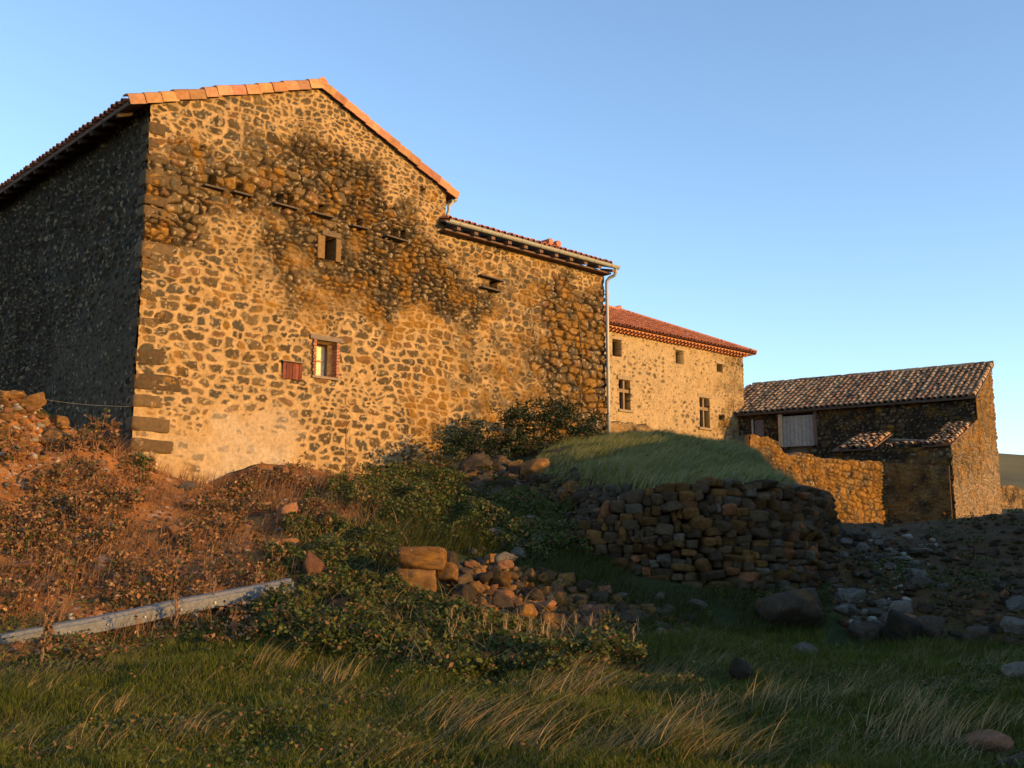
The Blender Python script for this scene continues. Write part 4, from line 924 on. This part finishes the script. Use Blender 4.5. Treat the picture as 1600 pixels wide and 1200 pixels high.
# ------------------------------------------------------------------ metal beam lying on the slope
b0 = at(-60, 1022, 12.9); b1 = at(452, 918, 15.4); bd = unit(b1-b0); bn = unit(np.cross(bd, UP)); bu = np.cross(bn, bd); Lb = float(np.linalg.norm(b1-b0))
beam = empty('metal_beam', (b0+b1)/2, 'long pale grey metal beam lying across the weedy slope', 'beam')
m = MB(); bo = -bn if np.dot(bn, V3((0, -1, 0))) < 0 else bn
prf = [(x_*1.1, y_*1.1+.03) for x_, y_ in ((0, .10), (.10, .09), (.13, .055), (.155, .05), (.16, -.07), (.12, -.085), (.12, -.03), (0, -.03), (-.12, -.03), (-.14, .06), (-.02, .075))]
n_ = 40; vs = []
for i in range(n_+1):
    c = b0+(b1-b0)*i/n_+bu*.006*math.sin(i*.3); vs += [c+bo*x+bu*y for x, y in prf]
q = len(prf); fs = [(i*q+k, i*q+(k+1) % q, (i+1)*q+(k+1) % q, (i+1)*q+k) for i in range(n_) for k in range(q)]+[tuple(range(q)), tuple(range(n_*q, n_*q+q))[::-1]]
m.add(vs, fs, (.15, .15, .15)); m.build('web', M_wall, beam)
for i in range(9):
    c = b0+bd*Lb*(i+.5)/9+bo*.182+bu*.02; m = MB(); m.tube([c, c+bo*.012], .016, 8, (.28, .26, .25)); m.build('bolt', M_zinc, beam)
adopt(beam)

# ------------------------------------------------------------------ blades and leaves
def blades(name, bx, by, h, wd, lean, az, col, mat, nseg=3, curve=1.0, parent=None, bz=None):
    n = len(bx); z = gz(bx, by)-.01 if bz is None else bz
    dx, dy = np.cos(az), np.sin(az); fa = rng.uniform(0, 2*np.pi, n); wx, wy = np.cos(fa), np.sin(fa)
    V = np.zeros((n, nseg+1, 2, 3)); C = np.zeros((n, nseg+1, 2, 3))
    for k in range(nseg+1):
        t = k/nseg; f = lean*h*(t**(1+curve)); zz = h*t*(1-.25*lean*t); ww = wd*(1-t**1.6*.9)
        for s_, sg in ((0, -1), (1, 1)):
            V[:, k, s_, 0] = bx+dx*f+wx*ww*sg/2; V[:, k, s_, 1] = by+dy*f+wy*ww*sg/2; V[:, k, s_, 2] = z+zz
            C[:, k, s_] = col
    o = (np.arange(n)*(nseg+1)*2)[:, None]; F = []
    for k in range(nseg): F.append(o+np.array([[2*k, 2*k+1, 2*k+3, 2*k+2]]))
    F = np.stack(F, 1).reshape(-1, 4)
    return mk(name, V.reshape(-1, 3), F, mat, parent, C.reshape(-1, 3))
def leaves(name, c, size, col, mat, parent=None, flat=.5):
    """c (n,3) leaf centres; each leaf a folded diamond of its own direction"""
    n = len(c); d = rng.normal(size=(n, 3)); d[:, 2] *= flat; d /= np.linalg.norm(d, axis=1)[:, None]
    u = np.cross(d, rng.normal(size=(n, 3))); u /= np.linalg.norm(u, axis=1)[:, None]; w_ = np.cross(d, u)
    s = size[:, None]
    V = np.stack([c-d*s*.5, c+u*s*.33+w_*s*.08, c+d*s*.5-w_*s*.06, c-u*s*.33+w_*s*.08, c], 1)
    o = (np.arange(n)*5)[:, None]; F = np.concatenate([o+np.array([[0, 1, 4]]), o+np.array([[1, 2, 4]]), o+np.array([[2, 3, 4]]), o+np.array([[3, 0, 4]])])
    C = np.repeat(col[:, None], 5, 1)
    return mk(name, V.reshape(-1, 3), F, mat, parent, C.reshape(-1, 3))
def sample(n, x0, x1, y0, y1, dens):
    """ground points accepted by a density that depends on where they stand"""
    x = rng.uniform(x0, x1, n); y = rng.uniform(y0, y1, n); z = gz(x, y); px, py = proj(x, y, z)
    k = rng.random(n) < dens(x, y, px, py); return x[k], y[k]
GRN = [np.array(c) for c in ((.036, .056, .004), (.125, .135, .008), (.07, .085, .02))]
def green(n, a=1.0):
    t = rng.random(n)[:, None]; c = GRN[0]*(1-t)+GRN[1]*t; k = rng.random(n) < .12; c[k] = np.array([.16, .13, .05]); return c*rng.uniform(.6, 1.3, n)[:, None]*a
# turf
BARE = [(-400,560),(215,690),(330,740),(480,700),(600,740),(560,820),(520,880),(480,930),(300,990),(150,1045),(-400,1075)]
def d_turf(x, y, px, py):
    inn = (px > -120) & (px < 1720) & (py < 1260) & (py > 985)
    d = np.where(inn, 1.0, 0); d = np.where(inpoly(px, py+(fbm(x, y, 3)-.5)*40, BARE), .03, d)
    d = np.where((px > 1290) & (py < 1012), .1, d)
    return d*(.35+1.1*fbm(x*1.2, y*1.2, 12, 3))*np.clip(9.5/y, 0, 1)
x, y = sample(620000, -8.5, 8.5, 7.6, 18, d_turf); n = len(x); print('turf', n)
hh = .03+.10*fbm(x*1.0, y*1.0, 21)**1.5+rng.random(n)*.045; hh *= np.where(fbm(x*.7, y*.7, 25) > .55, 1.5, 1)
t = blades('turf', x, y, hh, rng.uniform(.006, .013, n), rng.uniform(.1, .7, n), rng.uniform(0, 6.28, n), green(n), M_grass, 2)
tag(t, 'short green turf of the foreground meadow', 'grass', kind='stuff')
# mound grass
MOUND = [(860,720),(900,695),(960,680),(1060,682),(1160,706),(1240,742),(1290,772),(1240,764),(1000,762),(930,752),(880,740)]
def d_m(x, y, px, py):
    s, wd = sdist(x, y); return np.where((s > .25) & (y < 34) & (x > .3) & inpoly(px, py+8, [(820,745),(860,712),(900,690),(960,675),(1060,675),(1160,695),(1250,740),(1300,790),(1000,790),(900,775)]), .95, 0)*(.4+.9*fbm(x, y, 7))
x, y = sample(260000, -.5, 9, 18.5, 34, d_m); n = len(x); print('mound', n)
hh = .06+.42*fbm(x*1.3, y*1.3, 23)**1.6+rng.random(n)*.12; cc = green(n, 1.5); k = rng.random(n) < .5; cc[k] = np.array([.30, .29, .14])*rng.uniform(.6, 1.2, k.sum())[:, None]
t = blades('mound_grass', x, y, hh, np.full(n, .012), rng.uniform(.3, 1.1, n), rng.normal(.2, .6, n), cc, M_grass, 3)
tag(t, 'wind combed long grass covering the mound above the terrace wall', 'grass', kind='stuff')
# grass on the middle slope
MID = [(640,740),(760,760),(880,800),(960,870),(1000,920),(1200,930),(1290,940),(1290,990),(1000,1000),(900,930),(760,900),(700,890),(620,930),(560,860),(600,780)]
def d_s(x, y, px, py): return np.where(inpoly(px, py, MID) & (y < 26), .8, 0)*np.clip((fbm(x*1.1, y*1.1, 31)-.3)*3, 0, 1)
x, y = sample(240000, -5, 7, 14.5, 25, d_s); n = len(x); print('mid', n)
t = blades('slope_grass', x, y, .10+.22*rng.random(n)*(.4+fbm(x, y, 33)), np.full(n, .010), rng.uniform(.2, 1.1, n), rng.normal(.3, .9, n), green(n, .55), M_grass, 3)  # green scaled down, slope shade painted into the blades
tag(t, 'uneven green grass on the shaded slope between the spill and the stone heap', 'grass', kind='stuff')
# leafy undergrowth
def under(name, polys, N, box, smin, smax, colf, height, label, thr=.35, sc=1.2, seed=50, mat=None, cat='undergrowth'):
    def dd(x, y, px, py):
        m = np.zeros(x.shape)
        for poly, v in polys: m = np.where(inpoly(px+(fbm(x*1.5, y*1.5, 60)-.5)*60, py+(fbm(x*1.5, y*1.5, 62)-.5)*40, poly), v, m)
        return m*np.clip((fbm(x*sc, y*sc, seed, 3)-thr)*5, 0, 1)
    x, y = sample(N, *box, dd); n = len(x); print(name, n)
    hm = height*np.clip(fbm(x*1.7, y*1.7, seed+3, 4)*1.9-.25, .12, 1.5)
    c = np.stack([x, y, gz(x, y)+hm*rng.random(n)**.6], 1)
    o = leaves(name, c, rng.uniform(smin, smax, n), colf(n), mat or M_leaf, None, .6); tag(o, label, cat, kind='stuff'); return o
def olive(n):
    t = rng.random((n, 1)); c = np.array([.028, .044, .008])*(1-t)+np.array([.095, .11, .018])*t; k = rng.random(n) < .15; c[k] = np.array([.20, .10, .04])*rng.uniform(.6, 1.2, (k.sum(), 1)); return c
def brown(n):
    t = rng.random((n, 1)); c = np.array([.14, .06, .025])*(1-t)+np.array([.38, .19, .075])*t; k = rng.random(n) < .25; c[k] = np.array([.07, .085, .018]); k = rng.random(n) < .06; c[k] = np.array([.42, .26, .14]); return c*rng.uniform(.5, 1.15, (n, 1))
under('green_undergrowth', [([(420,880),(470,800),(560,735),(690,735),(660,800),(620,860),(640,945),(760,985),(900,1005),(1010,1015),(1000,1050),(700,1060),(420,1020),(380,960)], 1.0), ([(600,740),(760,745),(900,800),(960,870),(860,880),(700,850),(600,840)], .55), ([(560,740),(690,735),(700,800),(560,840)], .8)],
      400000, (-7, 3.5, 12.2, 25), .035, .085, olive, .34, 'dense leafy green weeds between the metal beam and the stone heap', .30)
under('dry_undergrowth', [([(-200,660),(60,700),(200,700),(250,740),(230,800),(150,870),(130,960),(-200,1000)], .8), ([(300,790),(400,740),(560,740),(520,830),(470,900),(420,920),(300,940),(260,880)], .75),
      ([(200,890),(440,880),(400,1000),(200,1030),(60,1030),(0,960)], .45), ([(0,620),(110,690),(60,720),(0,700)], .5)], 420000, (-14, -1, 12, 24), .02, .09, brown, .24, 'reddish dry weeds covering the left slope', .39, seed=70)
# arching canes among the green weeds
def d_c(x, y, px, py): return np.where(inpoly(px, py, [(420,880),(470,800),(560,735),(690,735),(640,860),(640,930),(900,950),(1010,1040),(700,1060),(420,1020)]), 1, 0)
x, y = sample(9000, -7, 3.5, 12.2, 24, d_c); n = len(x); t = rng.random((n, 1))
o = blades('bramble_canes', x, y, rng.uniform(.2, .6, n), np.full(n, .010), rng.uniform(.5, 1.6, n), rng.uniform(0, 6.28, n), (np.array([.10, .09, .03])*(1-t)+np.array([.34, .24, .11])*t)*rng.uniform(.6, 1.1, (n, 1)), M_grass, 6, 1.0)
tag(o, 'thin arching canes sticking out of the green weeds', 'canes', kind='stuff')
def brownish_green(n): c = green(n); return c*1.1
under('low_leaves', [([(-200,900),(250,940),(430,960),(420,1050),(-200,1060)], .6), ([(-200,1040),(700,1020),(1000,1040),(1650,1050),(1650,1230),(-200,1230)], .30)], 260000, (-9, 8, 8.3, 16.5), .02, .06, olive, .12, 'low leafy herbs at the foot of the slope in front of the beam', .38, seed=90)
under('slope_herbs', [([(1290,880),(1440,860),(1470,815),(1600,805),(1600,1000),(1340,1005)], .45)], 90000, (5, 14, 16, 30), .03, .08, olive, .2, 'patches of low herbs on the shaded rubble slope at right', .50, seed=96)
under('spill_herbs', [([(690,730),(800,735),(900,760),(985,790),(985,880),(900,880),(800,830),(720,790)], .6)], 60000, (-2, 3.5, 17.5, 28), .03, .07, olive, .25, 'dark herbs growing between the stones of the collapsed terrace end', .38, seed=97)
under('mound_weeds', [([(850,720),(960,690),(1060,690),(1160,712),(1260,765),(1000,765)], .3)], 60000, (0, 8, 18.5, 32), .02, .06, olive, .22, 'low weeds growing through the mound grass', .47, seed=98)
# moss and small plants in the wall foot
under('wall_foot_herbs', [([(960,880),(1290,890),(1290,960),(1000,970)], .5)], 60000, (1.5, 7, 15.5, 21), .02, .05, olive, .2, 'dark herbs at the shaded foot of the terrace wall', .38, seed=95)

# ------------------------------------------------------------------ dry grass tufts (each a plant)
tl_ = ['wide straw tuft bent right in the middle of the meadow','long straw tuft trailing right behind the widest one','slim straw tuft leaning right at the left of the meadow',
 'pale tuft leaning right below the green weeds','straw tuft bent low near the bottom centre','feathery grey tuft near the small dark block','dense tall tuft in front of the pink rock','tuft right of the dense tall one at the right edge',
 'grey tuft behind the dense tall one','short tuft near the lonely flat stone','sparse tuft at the bottom left corner','thin tuft left of the meadow below the beam','bright yellow tuft under the stone heap','dry tuft against the foot of the stone heap',
 'combed tuft at the bottom right of centre','pale combed tuft beside the wide straw one','small upright tuft at the left edge','low tuft below the dark block','wispy tuft at the lower left','straw tuft curling near the bottom edge of the centre',
 'yellowish tuft between the weeds and the dark block','flat lying tuft right of centre at the bottom']
tp = [(760,1150,1.6,70,1),(870,1085,1.3,60,1),(430,1045,1.0,35,0),(520,1075,1.1,40,0),(800,1175,1.2,45,1),(1200,1110,1.1,60,0),(1440,1160,1.25,110,0),(1590,1140,.9,45,0),
 (1420,1110,.9,50,0),(1290,1095,.8,28,1),(110,1165,.9,28,0),(160,1110,.8,24,0),(900,1050,.9,40,1),(850,1015,.9,30,0),(1010,1180,1.3,60,1),(700,1130,1.1,40,1),(60,1090,.7,24,0),(1090,1120,.9,34,1),(300,1150,1.0,30,0),(620,1190,1.0,36,1),
 (1010,1090,1.0,36,1),(1090,1185,1.3,40,1)]
for lb, (px, py, s_, nb, flat) in zip(tl_, tp):
    p = grab(px, py, 7); nb = int(nb*2.8); r_ = rng.normal(0, .12*s_, (nb, 2)); r_[:, 0] *= 1.7
    bx = p[0]+r_[:, 0]; by = p[1]+r_[:, 1]; root = empty('grass_tuft', p, lb, 'grass tuft')
    hh = rng.uniform(.10, .42, nb)*s_; lean = rng.uniform(.5, 1.3, nb)*(1.35 if flat else .8); az0 = rng.normal(.25, .4)
    t = rng.random((nb, 1)); cc = (np.array([.30, .19, .07])*(1-t)+np.array([.50, .34, .14])*t)*rng.uniform(.6, 1.1, (nb, 1))
    k = rng.random(nb) < .25; cc[k] = np.array([.09, .10, .03])
    blades('blades', bx, by, hh, np.full(nb, .008), lean, rng.normal(az0, .5, nb), cc, M_grass, 5, .6, root)
    adopt(root)
# dry straws between (uncountable)
def d_st(x, y, px, py): return np.where((py > 1000) & (px > -50) & (px < 1650), 1, 0)*np.clip((fbm(x*1.3, y*1.3, 99, 3)-.47)*5, 0, 1)
x, y = sample(16000, -7, 7, 8.2, 15.5, d_st); n = len(x); t = rng.random((n, 1))
o = blades('loose_straw', x, y, rng.uniform(.12, .34, n), np.full(n, .005), rng.uniform(.5, 1.7, n), rng.normal(.25, .5, n), (np.array([.22, .16, .07])*(1-t)+np.array([.36, .28, .14])*t)*rng.uniform(.6, 1.1, (n, 1)), M_grass, 4, .6)
tag(o, 'loose dry straws standing through the meadow turf', 'grass', kind='stuff')

# reddish stems standing all over the slope
def d_rs(x, y, px, py): return np.where(inpoly(px, py, [(-200,640),(200,700),(330,760),(560,740),(600,800),(480,900),(430,960),(100,1030),(-200,1030)]), 1, 0)*np.clip((fbm(x*1.3, y*1.3, 103, 3)-.38)*5, 0, 1)
x, y = sample(26000, -12, -1, 11.5, 24, d_rs); n = len(x); t = rng.random((n, 1))
o = blades('dry_stems', x, y, rng.uniform(.10, .45, n), np.full(n, .011), rng.uniform(.1, 1.0, n), rng.normal(.3, 1.1, n), (np.array([.20, .085, .035])*(1-t)+np.array([.36, .19, .08])*t)*rng.uniform(.5, 1.1, (n, 1)), M_grass, 4, .6)
tag(o, 'brown dry stems standing across the red slope', 'dry stems', kind='stuff')
# dried weeds (each a plant): stem, leaves
def weed(px, py, h, label, group=None, dry=True, tilt=0.0, nl=60, spread=.16, ls=.05, Y=None):
    p = grab(px, py) if Y is None else at(px, py, Y); root = empty('dry_weed' if dry else 'weed', p, label, 'weed', group); m = MB()
    cs = []; ns = 1+int(rng.integers(1, 4))
    for k in range(ns):
        a = rng.uniform(0, 6.28); L = h*rng.uniform(.7, 1); d = V3((math.cos(a)*spread*rng.random()+tilt, math.sin(a)*spread*rng.random(), 1)); pts = [p+V3((0, 0, -.05))]
        for q in range(1, 6): pts.append(p+d*L*q/5+V3((rng.normal(0, .012), rng.normal(0, .012), 0)))
        m.tube(pts, ([.010, .009, .008, .006, .005, .003] if nl > 10 else [.006, .005, .005, .004, .003, .002]), 5, ((.24, .13, .07) if nl > 10 else (.40, .26, .12)) if dry else (.10, .12, .04))
        for q in range(2, 6):
            for b in range(2):
                a2 = rng.uniform(0, 6.28); e = pts[q]+V3((math.cos(a2), math.sin(a2), rng.uniform(.2, .9)))*L*(.16 if nl > 10 else .05); m.tube([pts[q], e], [.004, .002], 4, (.24, .13, .07) if dry else (.1, .12, .04))
                for z_ in range(max(1, nl//(ns*8))): cs.append(pts[q]+(e-pts[q])*rng.random()*1.1+rng.normal(0, .03, 3))
    m.build('stem', M_stick, root); cs = np.array(cs); n = len(cs)
    leaves('leaves', cs, rng.uniform(ls*.6, ls*1.3, n), (brown(n) if dry else olive(n)), M_leaf, root, .8); adopt(root)
weed(62, 1040, .62, 'bushy reddish dried weed in front of the left end of the beam', nl=160, spread=.3, ls=.06)
weed(150, 712, .75, 'tall leafy weed at the foot of the shaded side wall', nl=150, spread=.3, ls=.09)
weed(178, 715, .7, 'dried dock weed right beside the gable corner', nl=120, spread=.3, ls=.09)
weed(120, 715, .5, 'short leafy weed left of the others at the shaded wall', nl=90, spread=.3, ls=.08)
weed(548, 775, .8, 'tall dried reddish weed standing before the lower gable wall', nl=60, spread=.1, ls=.06)
weed(225, 742, .35, 'green weed clump under the gable corner', dry=False, nl=120, spread=.5, ls=.07)
weed(400, 935, .5, 'dried weed leaning over the right half of the beam', nl=40)
weed(330, 958, .5, 'dried weed leaning over the middle of the beam', nl=40)
weed(275, 985, .5, 'brown dried weed in front of the middle of the beam', nl=60)
weed(215, 1005, .45, 'thin dried weed in front of the left half of the beam', nl=30)
weed(365, 1000, .4, 'dried weed below the beam near its right half', nl=70)
for k, (a, b) in enumerate(((510,835),(560,800),(400,800),(370,835),(330,870),(480,770),(430,900),(250,930),(180,900),(90,930),(40,860),(120,820),(60,780),(20,740),(150,760),(90,760),(210,800),(30,960),(350,790),(450,760),(160,840),(70,850))):
    weed(a, b, rng.uniform(.3, .55), 'reddish dried weed growing on the left slope', 'dried weeds of the left slope', nl=90, spread=.35, ls=.075)
for k in range(34):
    a = rng.uniform(690, 1010); b = 1010+(a-690)*.02+rng.uniform(-22, 14)
    weed(a, b, rng.uniform(.25, .5), 'thin upright dry stalk in front of the stone heap', 'dry stalks before the stone heap', nl=8, spread=.10, tilt=.08, ls=.012)
# dead branches
for lb, pts_ in (('bent dead stalk arching over the weeds at left', [(28,760,0),(40,740,.3),(62,728,.45),(95,722,.4)]), ('thin dead branch lying on the bare red slope', [(248,842,.02),(265,832,.08),(290,824,.12),(300,816,.2)])):
    m = MB(); P_ = []
    for a, b, dz in pts_: q = grab(a, b); P_.append(q)
    Y0 = P_[0][1]; P_ = [at(a, b, Y0+.1*i) for i, (a, b, dz) in enumerate(pts_)]
    for q in P_: q[2] = max(q[2], float(gz(q[0], q[1]))+.03)
    m.tube(P_, [.02, .016, .012, .008], 6, (.20, .11, .06)); o = m.build('dead_branch', M_stick); tag(o, lb, 'branch')

# ------------------------------------------------------------------ fig shrub before the wing wall
sh = at(800, 720, 27.6); sh[2] = float(gz(sh[0], sh[1]))
bush = empty('shrub', sh, 'leafy green shrub darkened to look shaded, sprawling in front of the lower wing wall', 'shrub')
lumps = [(715,690,26,22),(700,702,18,14),(735,675,22,16),(748,700,26,20),(790,690,34,26),(800,650,26,18),(815,665,30,18),(830,695,34,18),(850,650,26,20),(870,665,34,24),(890,645,22,14),(905,675,26,18),(925,655,16,10),(900,700,22,12),(770,712,34,12),(840,632,14,8),(930,672,14,8),(872,632,14,8),(815,640,16,8)]
m = MB(); cs = []; 
for (a, b, rx, ry) in lumps:
    Yb = 26.9+(a-800)*.012+rng.uniform(-.3, .3); c = at(a, b, Yb); s_ = Yb/1711
    mid_ = (sh+c)/2+V3((0, 0, -.1))+rng.normal(0, .08, 3); m.tube([sh+V3(((a-800)*s_*.25, 0, -.1)), mid_, c], [.035, .02, .008], 5, (.09, .065, .045))
    nbr = int(rx*ry/22)+4
    for q in range(nbr):
        e = c+rng.normal(0, 1, 3)*V3((rx*s_*.52, .35, ry*s_*.44)); m.tube([c, e], [.008, .003], 4, (.09, .065, .045))
        cs.append(e+rng.normal(0, 1, (22, 3))*V3((.085, .085, .05)))
m.build('branches', M_stick, bush); cs = np.concatenate(cs); n = len(cs); print('bush', n)
t = rng.random((n, 1)); cc = np.array([.008, .018, .006])*(1-t)+np.array([.024, .044, .014])*t  # leaf greens darkened so the shrub reads as unlit
leaves('foliage', cs, rng.uniform(.04, .10, n), cc, M_leaf, bush, .5); adopt(bush)

# wire along the side wall
w0 = at(-30, 602, 19.5); w1_ = O+DB*.05+NB*.06+UP*fac(215, 636)[1]; m = MB(); m.tube([w0*(1-t)+w1_*t-UP*.10*math.sin(math.pi*t) for t in np.linspace(0, 1, 12)], .003, 5, (.15, .14, .12)); o = m.build('wire', M_zinc); tag(o, 'thin wire hanging from the gable corner across the shaded wall', 'wire')
